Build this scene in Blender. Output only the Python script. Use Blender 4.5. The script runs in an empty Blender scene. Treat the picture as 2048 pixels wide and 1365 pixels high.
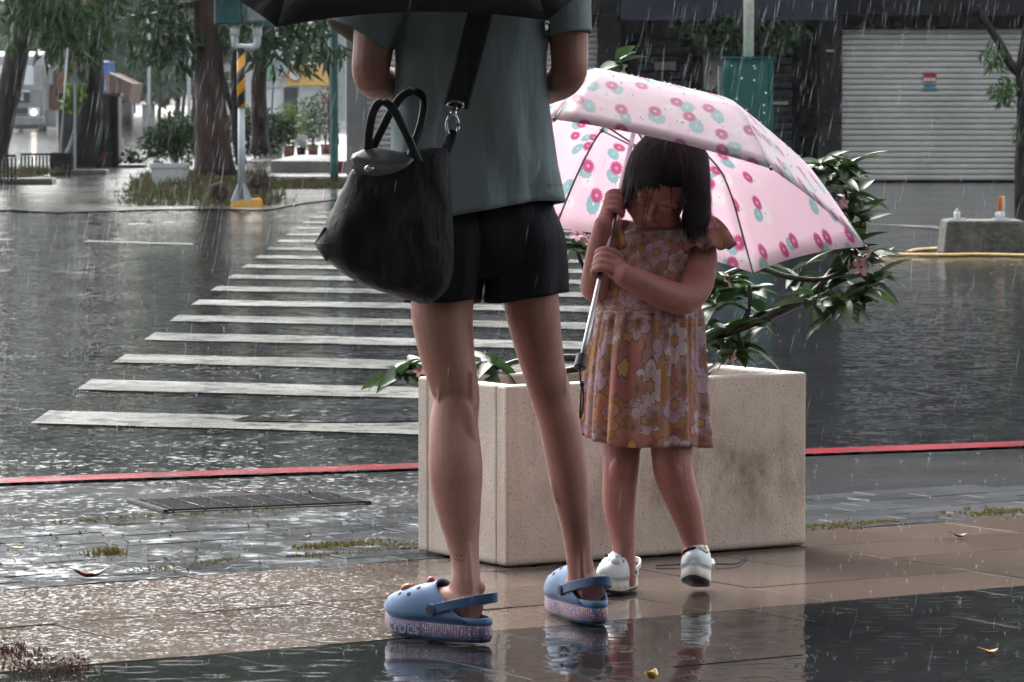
import bpy, math, random
import numpy as np
from mathutils import Vector, Matrix

# ------------------------------------------------------------------ camera, world, light, exposure
F = 8100.0; CX = 1024.0; CY = 682.5; CAMH = 1.03
TILT = math.atan(482.5 / F)
scene = bpy.context.scene
col = scene.collection
cam = bpy.data.cameras.new('camera'); cam_o = bpy.data.objects.new('camera', cam); col.objects.link(cam_o)
cam.sensor_width = 36.0; cam.lens = F * 36.0 / 2048.0
cam_o.location = (0, 0, CAMH); cam_o.rotation_euler = (math.pi / 2 - TILT, 0, 0)
cam.clip_start = 0.1; cam.clip_end = 1500
cam.dof.use_dof = True; cam.dof.focus_distance = 8.0; cam.dof.aperture_fstop = 30
scene.camera = cam_o

SUN_EL, SUN_AZ = 52, -18          # degrees; azimuth from +Y towards +X
world = bpy.data.worlds.new('World'); scene.world = world; world.use_nodes = True
wn = world.node_tree; wn.nodes.clear()
sky = wn.nodes.new('ShaderNodeTexSky'); sky.sky_type = 'NISHITA'; sky.sun_disc = False
sky.sun_elevation = math.radians(SUN_EL); sky.sun_rotation = math.radians(SUN_AZ)
sky.air_density = 1.0; sky.dust_density = 4.0; sky.ozone_density = 1.0
hs = wn.nodes.new('ShaderNodeHueSaturation'); hs.inputs['Saturation'].default_value = 0.26
bg = wn.nodes.new('ShaderNodeBackground'); bg.inputs['Strength'].default_value = 0.15
wo = wn.nodes.new('ShaderNodeOutputWorld')
wn.links.new(sky.outputs[0], hs.inputs['Color']); wn.links.new(hs.outputs[0], bg.inputs['Color']); wn.links.new(bg.outputs[0], wo.inputs['Surface'])
sun = bpy.data.lights.new('sun', 'SUN'); sun.energy = 1.0; sun.angle = math.radians(35); sun.color = (1.0, 0.97, 0.93)
sun_o = bpy.data.objects.new('sun', sun); col.objects.link(sun_o)
ce = math.cos(math.radians(SUN_EL))
sd = Vector((math.sin(math.radians(SUN_AZ)) * ce, math.cos(math.radians(SUN_AZ)) * ce, math.sin(math.radians(SUN_EL))))
sun_o.rotation_euler = (-sd).to_track_quat('-Z', 'Y').to_euler()
vs = scene.view_settings; vs.view_transform = 'Standard'; vs.look = 'None'; vs.gamma = 1.0; vs.exposure = 1.68
vs.use_curve_mapping = False
scene.render.engine = 'CYCLES'
cy = scene.cycles; cy.use_denoising = True; cy.use_adaptive_sampling = True; cy.adaptive_threshold = 0.03; cy.max_bounces = 6; cy.diffuse_bounces = 2; cy.glossy_bounces = 3
cy.transmission_bounces = 4; cy.transparent_max_bounces = 10; cy.volume_bounces = 0
cy.caustics_reflective = False; cy.caustics_refractive = False; cy.sample_clamp_indirect = 8.0

# ------------------------------------------------------------------ helpers: projection used to set real places
def ray(px, py):
    u = (px - CX) / F; v = (CY - py) / F
    return np.array([u, math.cos(TILT) + v * math.sin(TILT), -math.sin(TILT) + v * math.cos(TILT)])
def G(px, py, z=0.0):
    r = ray(px, py); return np.array([0, 0, CAMH]) + r * ((z - CAMH) / r[2])
def P(px, py, Y):
    r = ray(px, py); return np.array([0, 0, CAMH]) + r * (Y / r[1])
def A(*a): return np.array(a, dtype=float)
def nrm(v): v = np.asarray(v, float); return v / (np.linalg.norm(v) + 1e-12)

# ------------------------------------------------------------------ helpers: objects
def wloc(o):
    v = np.zeros(3)
    while o is not None:
        v += np.array(o.location); o = o.parent
    return v
def root(name, loc, label=None, cat=None, group=None, kind=None):
    o = bpy.data.objects.new(name, None); col.objects.link(o); o.location = [float(x) for x in loc]; o.empty_display_size = 0.1
    return tag(o, label, cat, group, kind)
def tag(o, label=None, cat=None, group=None, kind=None):
    if label: o['label'] = label
    if cat: o['category'] = cat
    if group: o['group'] = group
    if kind: o['kind'] = kind
    return o
def obj(name, VF, mat, parent=None, smooth=False, uv=None, matidx=None, colr=None, loc=None, colors=None):
    V, Fc = VF
    V = np.asarray(V, float)
    if parent is not None: V = V - wloc(parent)
    elif loc is not None: V = V - np.asarray(loc)
    me = bpy.data.meshes.new(name); me.from_pydata(V.tolist(), [], [list(map(int, f)) for f in Fc]); me.update()
    for m in (mat if isinstance(mat, (list, tuple)) else [mat]): me.materials.append(m)
    if smooth: me.polygons.foreach_set('use_smooth', [True] * len(me.polygons))
    if matidx is not None: me.polygons.foreach_set('material_index', [int(i) for i in matidx])
    if uv is not None:
        ul = me.uv_layers.new(name='UVMap')
        li = np.empty(len(me.loops), int); me.loops.foreach_get('vertex_index', li)
        ul.data.foreach_set('uv', np.asarray(uv, float)[li].ravel())
    if colors is not None:
        at = me.color_attributes.new('tint', 'FLOAT_COLOR', 'POINT')
        c = np.ones((len(me.vertices), 4)); c[:, :3] = colors; at.data.foreach_set('color', c.ravel())
    o = bpy.data.objects.new(name, me); col.objects.link(o)
    if parent is not None: o.parent = parent
    elif loc is not None: o.location = [float(x) for x in loc]
    return o
def link_copy(src, name, parent=None, matrix=None):
    o = bpy.data.objects.new(name, src.data if isinstance(src, bpy.types.Object) else src); col.objects.link(o)
    if parent is not None:
        o.parent = parent
    if matrix is not None: o.matrix_basis = matrix
    return o
def solid(o, t, off=0.0):
    m = o.modifiers.new('solid', 'SOLIDIFY'); m.thickness = t; m.offset = off; return o
def bevel(o, w, seg=2):
    m = o.modifiers.new('bevel', 'BEVEL'); m.width = w; m.segments = seg; m.limit_method = 'ANGLE'; return o
def subd(o, n=1):
    m = o.modifiers.new('sub', 'SUBSURF'); m.levels = n; m.render_levels = n; return o
def join(*parts):
    V = []; Fc = []; k = 0
    for v, f in parts:
        v = np.asarray(v, float); V.append(v); Fc += [[i + k for i in q] for q in f]; k += len(v)
    return np.vstack(V), Fc
def box(c, s, rz=0.0, taper=1.0):
    c = np.asarray(c, float); x, y, z = [q / 2 for q in s]
    v = np.array([[-x * taper if 0 else -x, -y, -z], [x, -y, -z], [x, y, -z], [-x, y, -z], [-x * taper, -y * taper, z], [x * taper, -y * taper, z], [x * taper, y * taper, z], [-x * taper, y * taper, z]])
    cr, sr = math.cos(rz), math.sin(rz)
    v = np.c_[v[:, 0] * cr - v[:, 1] * sr, v[:, 0] * sr + v[:, 1] * cr, v[:, 2]]
    return v + c, [[3, 2, 1, 0], [4, 5, 6, 7], [0, 1, 5, 4], [1, 2, 6, 5], [2, 3, 7, 6], [3, 0, 4, 7]]
def bx(x0, x1, y0, y1, z0, z1):
    return box(((x0 + x1) / 2, (y0 + y1) / 2, (z0 + z1) / 2), (x1 - x0, y1 - y0, z1 - z0))
def prism(pts, z0, z1):
    n = len(pts); p = np.asarray(pts, float)[:, :2]
    V = np.vstack([np.c_[p, np.full(n, z0)], np.c_[p, np.full(n, z1)]])
    return V, [list(range(n))[::-1], list(range(n, 2 * n))] + [[i, (i + 1) % n, n + (i + 1) % n, n + i] for i in range(n)]
def sheet(pts, z):
    p = np.asarray(pts, float)[:, :2]
    return np.c_[p, np.full(len(p), z)], [list(range(len(p)))]
def loft(R, closed=True, cap0=True, cap1=True):
    R = np.asarray(R, float); n, m = R.shape[:2]
    V = R.reshape(-1, 3); Fc = []
    mm = m if closed else m - 1
    for i in range(n - 1):
        for j in range(mm):
            a = i * m + j; b = i * m + (j + 1) % m
            Fc.append([a, b, b + m, a + m])
    V = list(V)
    if closed and cap0:
        V.append(R[0].mean(0)); k = len(V) - 1
        Fc += [[k, (j + 1) % m, j] for j in range(m)]
    if closed and cap1:
        V.append(R[-1].mean(0)); k = len(V) - 1; o = (n - 1) * m
        Fc += [[k, o + j, o + (j + 1) % m] for j in range(m)]
    return np.array(V), Fc
def cr_interp(pts, sub):
    p = np.asarray(pts, float)
    if len(p) == 2:
        t = np.linspace(0, 1, sub + 1)[:, None]; return p[0] * (1 - t) + p[1] * t
    q = np.vstack([2 * p[0] - p[1], p, 2 * p[-1] - p[-2]]); out = []
    for i in range(1, len(q) - 2):
        for k in range(sub):
            t = k / sub
            out.append(0.5 * ((2 * q[i]) + (-q[i - 1] + q[i + 1]) * t + (2 * q[i - 1] - 5 * q[i] + 4 * q[i + 1] - q[i + 2]) * t * t + (-q[i - 1] + 3 * q[i] - 3 * q[i + 1] + q[i + 2]) * t ** 3))
    out.append(q[-2]); return np.array(out)
def limb(pts, ref=(1, 0, 0), m=16, sub=4, caps=True, round_ends=False):
    """pts: list of (xyz, r_lateral, r_depth)"""
    a = np.array([list(p[0]) + [p[1], p[2] if len(p) > 2 else p[1]] for p in pts], float)
    a = cr_interp(a, sub); a[:, 3:] = np.maximum(a[:, 3:], 1e-4)
    if round_ends:
        d0 = nrm(a[0, :3] - a[1, :3]); d1 = nrm(a[-1, :3] - a[-2, :3]); pre = []; post = []
        for q in (0.98, 0.8, 0.45):
            e = a[0].copy(); e[:3] += d0 * a[0, 3] * q; e[3:] *= math.sqrt(max(0.02, 1 - q * q)); pre.append(e)
            e = a[-1].copy(); e[:3] += d1 * a[-1, 3] * q; e[3:] *= math.sqrt(max(0.02, 1 - q * q)); post.append(e)
        a = np.vstack([pre, a, post[::-1]])
    c = a[:, :3]; t = np.gradient(c, axis=0); t /= np.linalg.norm(t, axis=1)[:, None] + 1e-12
    ref = np.asarray(ref, float); R = []
    th = np.linspace(0, 2 * math.pi, m, endpoint=False)
    for i in range(len(c)):
        l = ref - t[i] * (ref @ t[i])
        if np.linalg.norm(l) < 1e-3: l = np.cross(t[i], [0.3, 0.9, 0.2])
        l = nrm(l); d = np.cross(t[i], l)
        R.append(c[i] + np.cos(th)[:, None] * l * a[i, 3] + np.sin(th)[:, None] * d * a[i, 4])
    return loft(R, True, caps, caps)
def tube(pts, r, m=8, sub=4, caps=True, ref=(0.31, 0.2, 0.93)):
    n = len(pts); rr = r if isinstance(r, (list, tuple)) else [r] * n
    return limb([(p, q, q) for p, q in zip(pts, rr)], ref, m, sub, caps)
def ellipsoid(c, r, axes=None, m=16, n=10):
    R = []
    for i in range(1, n):
        ph = math.pi * i / n
        th = np.linspace(0, 2 * math.pi, m, endpoint=False)
        R.append(np.c_[np.cos(th) * math.sin(ph), np.sin(th) * math.sin(ph), np.full(m, -math.cos(ph))])
    V, Fc = loft(np.array(R)); V[-2] = [0, 0, -1]; V[-1] = [0, 0, 1]
    V = V * np.asarray(r, float)
    if axes is not None: V = V @ np.asarray(axes, float)
    return V + np.asarray(c, float), Fc
def remesh(name, parts, voxel, it, mat, parent, colfn=None, fac=0.5):
    V, Fc = join(*parts)
    me = bpy.data.meshes.new('tmp'); me.from_pydata(V.tolist(), [], Fc); me.update()
    t = bpy.data.objects.new('tmp', me); col.objects.link(t)
    m = t.modifiers.new('r', 'REMESH'); m.mode = 'VOXEL'; m.voxel_size = voxel
    s = t.modifiers.new('s', 'SMOOTH'); s.factor = fac; s.iterations = it
    dg = bpy.context.evaluated_depsgraph_get(); ev = t.evaluated_get(dg); m2 = ev.to_mesh()
    n = len(m2.vertices); co = np.empty(n * 3); m2.vertices.foreach_get('co', co); co = co.reshape(-1, 3)
    fs = [list(p.vertices) for p in m2.polygons]
    ev.to_mesh_clear(); bpy.data.objects.remove(t); bpy.data.meshes.remove(me)
    return obj(name, (co, fs), mat, parent, smooth=True, colors=colfn(co) if colfn else None)
def text_vf(s, size, extrude=0.0):
    cu = bpy.data.curves.new('t', 'FONT'); cu.body = s; cu.size = size; cu.extrude = extrude; cu.resolution_u = 3
    cu.align_x = 'CENTER'; cu.align_y = 'CENTER'
    t = bpy.data.objects.new('t', cu); col.objects.link(t)
    dg = bpy.context.evaluated_depsgraph_get(); ev = t.evaluated_get(dg); m2 = ev.to_mesh()
    V = np.array([v.co[:] for v in m2.vertices]); Fc = [list(p.vertices) for p in m2.polygons]
    ev.to_mesh_clear(); bpy.data.objects.remove(t); bpy.data.curves.remove(cu)
    return V, Fc

# ------------------------------------------------------------------ materials
class NT:
    def __init__(s, name):
        s.mat = bpy.data.materials.new(name); s.mat.use_nodes = True; s.t = s.mat.node_tree; s.t.nodes.clear()
        s.out = s.n('ShaderNodeOutputMaterial'); s._geo = None
    def n(s, ty, **kw):
        x = s.t.nodes.new(ty)
        for k, v in kw.items(): setattr(x, k, v)
        return x
    def set(s, sock, v):
        if v is None: return
        if isinstance(v, bpy.types.NodeSocket): s.t.links.new(v, sock)
        elif isinstance(v, (tuple, list)) and len(v) == 3 and sock.type == 'RGBA': sock.default_value = (*v, 1)
        else: sock.default_value = v
    def geo(s, k='Position'):
        if s._geo is None: s._geo = s.n('ShaderNodeNewGeometry')
        return s._geo.outputs[k]
    def uv(s): return s.n('ShaderNodeTexCoord').outputs['UV']
    def objc(s): return s.n('ShaderNodeTexCoord').outputs['Object']
    def m(s, op, a, b=None, c=None, clamp=False):
        x = s.n('ShaderNodeMath', operation=op); x.use_clamp = clamp
        for i, v in enumerate((a, b, c)): s.set(x.inputs[i], v)
        return x.outputs[0]
    def v(s, op, a, b=None):
        x = s.n('ShaderNodeVectorMath', operation=op); s.set(x.inputs[0], a)
        if b is not None: s.set(x.inputs['Scale'] if op == 'SCALE' else x.inputs[1], b)
        return x.outputs['Value'] if op in ('LENGTH', 'DOT_PRODUCT', 'DISTANCE') else x.outputs['Vector']
    def mix(s, f, a, b, mode='MIX'):
        x = s.n('ShaderNodeMix', data_type='RGBA', blend_type=mode)
        s.set(x.inputs[0], f); s.set(x.inputs[6], a); s.set(x.inputs[7], b); return x.outputs[2]
    def noise(s, vec, sc, det=2.0, ro=0.5, out=0):
        x = s.n('ShaderNodeTexNoise'); s.set(x.inputs['Vector'], vec); x.inputs['Scale'].default_value = sc
        x.inputs['Detail'].default_value = det; x.inputs['Roughness'].default_value = ro; return x.outputs[out]
    def vor(s, vec, sc, rnd=1.0, dim='3D'):
        x = s.n('ShaderNodeTexVoronoi', voronoi_dimensions=dim); s.set(x.inputs['Vector'], vec)
        x.inputs['Scale'].default_value = sc; x.inputs['Randomness'].default_value = rnd; return x
    def ramp(s, f, stops, interp='LINEAR'):
        x = s.n('ShaderNodeValToRGB'); e = x.color_ramp.elements; x.color_ramp.interpolation = interp
        while len(e) < len(stops): e.new(0.5)
        for q, (p, c) in zip(e, stops): q.position = p; q.color = (*c, 1) if len(c) == 3 else c
        s.set(x.inputs[0], f); return x.outputs[0]
    def rng(s, f, a, b, c=0.0, d=1.0):
        x = s.n('ShaderNodeMapRange'); s.set(x.inputs[0], f)
        for i, v in zip((1, 2, 3, 4), (a, b, c, d)): s.set(x.inputs[i], v)
        return x.outputs[0]
    def bump(s, h, st, dist=0.01):
        x = s.n('ShaderNodeBump'); s.set(x.inputs['Height'], h); x.inputs['Strength'].default_value = st; x.inputs['Distance'].default_value = dist
        return x.outputs[0]
    def bsdf(s, color, rough=0.5, normal=None, metal=0.0, ior=1.45, spec=0.5, **kw):
        b = s.n('ShaderNodeBsdfPrincipled'); s.set(b.inputs['Base Color'], color); s.set(b.inputs['Roughness'], rough)
        s.set(b.inputs['Metallic'], metal); b.inputs['IOR'].default_value = ior; b.inputs['Specular IOR Level'].default_value = spec
        if normal is not None: s.set(b.inputs['Normal'], normal)
        for k, v in kw.items(): s.set(b.inputs[k.replace('_', ' ')], v)
        return b.outputs[0]
    def done(s, sh): s.t.links.new(sh, s.out.inputs['Surface']); return s.mat

def plain(name, c, rough=0.5, var=0.25, sc=20.0, bump=0.0, bsc=80.0, metal=0.0, spec=0.5, c2=None, bd=0.01):
    t = NT(name); p = t.geo()
    c2 = c2 or tuple(max(0, x * (1 - var)) for x in c)
    f = t.noise(p, sc, 4.0, 0.6)
    k = t.mix(t.rng(f, 0.3, 0.7), c, c2)
    nb = t.bump(t.noise(p, bsc, 3.0), bump, bd) if bump else None
    return t.done(t.bsdf(k, rough, nb, metal, spec=spec))

def ripple_normal(t, amp, s1=32.0, s2=9.0, rings=0.0, mask_sc=0.6, lo=0.15, bw=0.75):
    """surface normal of a rain-beaten film of water, evaluated point by point in world space"""
    p = t.geo()
    a = t.v('SUBTRACT', t.noise(p, s1, 2.0, 0.6, 1), (0.5, 0.5, 0.5))
    b = t.v('SUBTRACT', t.noise(p, s2, 1.0, 0.5, 1), (0.5, 0.5, 0.5))
    mk = t.rng(t.noise(p, mask_sc, 3.0, 0.6), 0.38, 0.62, lo, 1.0)
    a = t.v('SCALE', a, t.m('MULTIPLY', mk, amp)); b = t.v('SCALE', b, t.m('MULTIPLY', amp, bw))
    d = t.v('ADD', a, b)
    if rings:
        for sc, off in ((5.0, 0.0), (8.3, 4.7)):
            q = t.v('MULTIPLY', t.v('ADD', p, (off, off * 0.7, 0)), (1, 1, 0))
            vv = t.vor(q, sc, 1.0, '2D')
            e = t.v('SUBTRACT', q, vv.outputs['Position']); e = t.v('SUBTRACT', q, t.v('MULTIPLY', vv.outputs['Position'], (1, 1, 0)))
            L = t.v('LENGTH', e)
            rr = t.m('MULTIPLY', t.v('DOT_PRODUCT', vv.outputs['Color'], (0.33, 0.33, 0.33)), 0.055)
            w = t.m('MULTIPLY', t.m('SINE', t.m('MULTIPLY', t.m('SUBTRACT', L, rr), 700.0)), t.rng(t.m('ABSOLUTE', t.m('SUBTRACT', L, rr)), 0.0, 0.014, 1.0, 0.0))
            d = t.v('ADD', d, t.v('SCALE', t.v('NORMALIZE', e), t.m('MULTIPLY', w, rings)))
    d = t.v('MULTIPLY', d, (1, 1, 0.15))
    return t.v('NORMALIZE', t.v('ADD', t.geo('Normal'), d))

def wet(name, c1, c2, sc=60.0, amp=0.16, rough=0.09, s1=32.0, rings=0.0, speck=None, ior=1.36, lo=0.15, mask_sc=0.6, tile=0.0, calm=None, ro2=None, bw=0.75, worn=None):
    t = NT(name); p = t.geo()
    if calm:
        sx = t.n('ShaderNodeSeparateXYZ'); t.set(sx.inputs[0], p); wob = t.m('ADD', sx.outputs[0], t.rng(t.noise(p, 2.0, 2), 0, 1, -.3, .3)); amp = t.rng(wob, calm[0], calm[1], amp, amp * calm[2])
    f = t.noise(p, sc, 3.0, 0.6)
    k = t.mix(t.rng(f, 0.35, 0.65), c1, c2)
    k = t.mix(t.rng(t.noise(p, 1.7, 3.0), 0.35, 0.7, 0.0, 0.5), k, tuple(x * 0.55 for x in c1))
    if worn:
        wn_ = t.noise(p, 7.0, 6.0, 0.7); wf_ = t.rng(wn_, 0.50, 0.58, 0.0, worn); k = t.mix(wf_, k, (0.05, 0.05, 0.05)); cr_ = t.vor(p, 9.0); k = t.mix(t.rng(t.noise(p, 60.0, 3.0, .7), .6, .68, 0, worn * .8), k, (.06, .06, .06))
    if speck:
        vv = t.vor(p, speck[0]); k = t.mix(t.rng(vv.outputs['Distance'], 0.0, 0.32, 1.0, 0.0), k, speck[1])
    if tile:
        oi = t.n('ShaderNodeObjectInfo').outputs['Random']
        k = t.mix(1.0, k, t.ramp(oi, [(0, (1 - tile,) * 3), (1, (1 + tile * 0.4,) * 3)]), 'MULTIPLY')
    r = t.rng(t.noise(p, 0.9, 3.0), 0.35, 0.65, rough, ro2 if ro2 else rough * 1.8)
    return t.done(t.bsdf(k, r, ripple_normal(t, amp, s1, s1 * 0.28, rings, mask_sc, lo, bw), ior=ior))

M = {}
# ------------------------------------------------------------------ the ground
M['asphalt'] = wet('wet_asphalt', (0.016, 0.018, 0.020), (0.030, 0.032, 0.034), 120, amp=0.66, rough=0.05, s1=38, rings=0.08, lo=0.22, calm=(.3, 1.6, .3), bw=.26)
M['far_paving'] = wet('wet_far_concrete', (0.085, 0.083, 0.078), (0.05, 0.048, 0.045), 4, amp=0.2, rough=0.12, s1=8, lo=0.2)
M['gutter'] = wet('wet_gutter_concrete', (0.04, 0.042, 0.043), (0.065, 0.067, 0.068), 40, amp=0.9, rough=0.11, s1=45, rings=0.03, bw=.35, calm=(.1, .8, .1))
M['paint'] = wet('wet_white_paint', (0.36, 0.36, 0.335), (0.27, 0.27, 0.25), 25, amp=0.2, rough=0.14, s1=40, lo=0.2, worn=.75)
M['redpaint'] = wet('wet_red_paint', (0.36, 0.028, 0.045), (0.26, 0.03, 0.04), 30, amp=0.16, rough=0.15, s1=40, lo=0.2, worn=.6)
M['tan'] = wet('wet_tan_granite_tile', (0.18, 0.137, 0.112), (0.125, 0.095, 0.078), 150, amp=0.75, rough=0.06, s1=105, rings=0.02, speck=(420, (0.10, 0.07, 0.055)), tile=0.22, lo=0.25, mask_sc=0.8, calm=(-.25, .25, .08), bw=.2)
M['dark'] = wet('wet_dark_granite_tile', (0.018, 0.019, 0.020), (0.030, 0.031, 0.032), 160, amp=0.07, rough=0.03, s1=14, rings=0.09, tile=0.2, lo=0.3)
M['paver'] = wet('wet_grey_paver', (0.10, 0.105, 0.11), (0.06, 0.064, 0.07), 70, amp=0.8, rough=0.13, s1=40, tile=0.35, bw=.45, calm=(.1, .8, .15))
M['joint'] = plain('dirty_joint', (0.035, 0.032, 0.028), 0.5, sc=30)
M['iron'] = plain('wet_iron', (0.03, 0.032, 0.033), 0.25, metal=0.6, sc=40)
M['ground'] = wet('wet_ground', (0.06, 0.065, 0.06), (0.09, 0.09, 0.085), 2, amp=0.1, rough=0.2, s1=4)

tag(obj('ground', sheet([(-420, -60), (420, -60), (420, 700), (-420, 700)], -0.06), M['ground']), kind='structure')

cang = math.radians(22.1); cd = A(math.cos(cang), math.sin(cang)); cn = A(-cd[1], cd[0])
c0 = G(1024, 932)[:2]                       # a point on the red kerb line, road side
def curb(s, n=0.0): return c0 + cd * s + cn * n
road = tag(obj('road', sheet([curb(-70), curb(70), (70, 420), (-170, 420)], 0.0), M['asphalt']), kind='structure')
rl = []
for k in range(-7, 9):
    a, b = k * 0.62, k * 0.62 + 0.62
    rl.append(([*(list(curb(a, 0.0 + 0.006 * math.sin(k * 2.1))) + [0.004],), list(curb(b, 0.006 * math.sin(k * 2.1 + 2.1))) + [0.004], list(curb(b, 0.15 + 0.008 * math.sin(k * 1.3 + 1.3))) + [0.004], list(curb(a, 0.15 + 0.008 * math.sin(k * 1.3))) + [0.004]], [[0, 1, 2, 3]]))
obj('red_kerb_line', join(*rl), M['redpaint'], road)

# zebra crossing: each stripe is a sheet of its own with worn, uneven edges
rs = random.Random(4)
for k in range(17):
    d0 = 12.85 + 1.49 * k
    x0 = -1.53 - 0.0106 * (d0 - 12.8); x1 = x0 + 2.38
    top = []; bot = []
    for i in range(13):
        t_ = i / 12; x = x0 + (x1 - x0) * t_; y = d0 - 0.35 * (x - x0)
        bot.append((x + 0.0, y + rs.uniform(-0.015, 0.015))); top.append((x + (0.0), y + 0.53 + rs.uniform(-0.015, 0.015)))
    obj('crosswalk_stripe', sheet(bot + top[::-1], 0.004), M['paint'], road)
for a, b in (((168, 485), (382, 491)), ((-200, 478), (20, 482))):
    p, q = G(*a), G(*b); n_ = A(0.0, 0.28)
    obj('lane_line', sheet([p[:2], q[:2], q[:2] + n_, p[:2] + n_], 0.004), M['paint'], road)
p, q = G(1780, 452), G(1893, 460)
obj('lane_line', sheet([p[:2], q[:2], q[:2] + A(0, .9), p[:2] + A(-.3, .5)], 0.004), M['paint'], road)

pp_ = [G(*q)[:2] for q in ((462, 846), (500, 836), (560, 822), (650, 810), (740, 803), (870, 800), (960, 806), (960, 842), (870, 846), (760, 849), (660, 849), (560, 848))]
obj('road_patch', sheet(pp_[::-1], 0.008), wet('wet_smooth_patch', (.03, .032, .035), (.045, .047, .05), 60, amp=.5, rough=.06, s1=26, lo=.5, bw=.6), road)
# far corner: rain-washed concrete with a ragged edge, and its broken kerb stones
edge = [(-400, 432), (-120, 426), (0, 424), (120, 426), (240, 424), (300, 420), (420, 419), (540, 421), (610, 410), (700, 398), (860, 388)]
ep = [G(*e)[:2] + A(rs.uniform(-.1, .1), rs.uniform(-.3, .3)) for e in edge]
far = tag(obj('far_pavement', sheet(ep + [G(860, 300)[:2], G(640, 262)[:2], G(420, 258)[:2], G(330, 300)[:2], G(60, 345)[:2], G(-400, 350)[:2]], 0.012), M['far_paving']), kind='structure')

# near side: base under the paving, then tiles
near = tag(obj('pavement', sheet([curb(-30), curb(30), (40, -20), (-40, -20)], -0.004), M['gutter']), kind='structure')
ga = math.radians(33); e1 = A(math.cos(ga), math.sin(ga)); e2 = A(-e1[1], e1[0]); PB = G(1013, 1138)[:2]
def grid(a, b): return PB + e1 * a + e2 * b
def inview(p, mar=0.25):
    y = p[1]
    return y > 5.9 and abs(p[0]) < (1024 / F) * y + mar
def tile_mesh(name, w, d, h, mat, bev=0.003):
    x, y = w / 2, d / 2; i = bev
    V = [(-x, -y, -h), (x, -y, -h), (x, y, -h), (-x, y, -h), (-x, -y, -i), (x, -y, -i), (x, y, -i), (-x, y, -i), (-x + i, -y + i, 0), (x - i, -y + i, 0), (x - i, y - i, 0), (-x + i, y - i, 0)]
    Fc = [[8, 9, 10, 11]]
    for k in (0, 4): Fc += [[k + j, k + (j + 1) % 4, k + 4 + (j + 1) % 4, k + 4 + j] for j in range(4)]
    me = bpy.data.meshes.new(name); me.from_pydata(V, [], Fc); me.update(); me.materials.append(mat); return me
T_ = 0.2775
tan_me = tile_mesh('tan_tile', 0.297, 0.2745, 0.008, M['tan'], 0.0003)
dark_me = tile_mesh('dark_tile', 0.599, 0.299, 0.008, M['dark'], 0.0003)
pav_me = tile_mesh('grey_paver', 0.196, 0.096, 0.008, M['paver'], 0.0008)
RZ = Matrix.Rotation(ga, 4, 'Z')
def lay(me, name, a, b, tilt=0.002, dz=0.0):
    p = grid(a, b)
    mtx = Matrix.Translation((p[0], p[1], rs.uniform(-0.0008, 0.0012) + dz)) @ RZ @ Matrix.Rotation(rs.uniform(-tilt, tilt), 4, 'X') @ Matrix.Rotation(rs.uniform(-tilt, tilt), 4, 'Y')
    link_copy(me, name, near, mtx)
tan_rows = [-0.858 + T_ * (i + 0.5) for i in range(4)]
for b in tan_rows:
    for i in range(-14, 16):
        a = 0.24 + 0.15 + 0.30 * i
        if inview(grid(a, b), 0.3): lay(tan_me, 'tan_tile', a, b)
for j in range(9):
    b = -0.862 - 0.15 - 0.30 * j
    for i in range(-8, 9):
        a = 0.31 + 0.6 * i + (0.3 if j % 2 else 0)
        if inview(grid(a, b), 0.45): lay(dark_me, 'dark_tile', a, b, 0.0012)
# grey clay pavers, running bond, only up to the gutter line
gl0, gl1 = G(0, 1052)[:2], G(860, 1016)[:2]; gd = nrm(gl1 - gl0); gn = A(-gd[1], gd[0])
for j in range(14):
    b = 0.254 + 0.05 + 0.10 * j
    for i in range(-22, 24):
        a = 0.2 * i + (0.1 if j % 2 else 0)
        p = grid(a, b)
        if (p - gl0) @ gn < -0.06 and inview(p, 0.15) and p[0] < 2.2: lay(pav_me, 'grey_paver', a, b, 0.010, rs.uniform(0, 0.0015))
obj('joint_bed', sheet([gl0 - gd * 3 - gn * .05, gl0 + gd * 3.2 - gn * .05, grid(5, .26), grid(5, -5), grid(-4, -5)], -0.003), plain('joint_mortar', (.028, .024, .02), .9, sc=40, spec=0.0), near)
# drain grate in the gutter
gc = G(497, 1004)[:2]; ra = math.radians(23); r1 = A(math.cos(ra), math.sin(ra)); r2 = A(-r1[1], r1[0])
dg_ = root('drain_grate', (*gc, -0.005), 'black iron drain grate set in the wet gutter', 'drain grate')
def rb(c, sx, sy, z0, z1): return box((c[0], c[1], (z0 + z1) / 2), (sx, sy, z1 - z0), ra)
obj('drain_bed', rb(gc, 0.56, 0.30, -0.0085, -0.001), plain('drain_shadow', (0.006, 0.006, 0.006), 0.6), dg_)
for i in range(7):
    obj('grate_panel_rib', rb(gc + r1 * (-0.25 + 0.0833 * i), 0.005, 0.29, -0.0009, 0.007), M['gutter'], dg_)
for i in range(13):
    obj('grate_bar', rb(gc + r2 * (-0.132 + 0.022 * i), 0.53, 0.007, -0.0009, 0.004), M['iron'], dg_)
for s_ in (-1, 1): obj('grate_frame', rb(gc + r1 * s_ * 0.272, 0.014, 0.30, -0.0009, 0.005), M['iron'], dg_)

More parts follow.
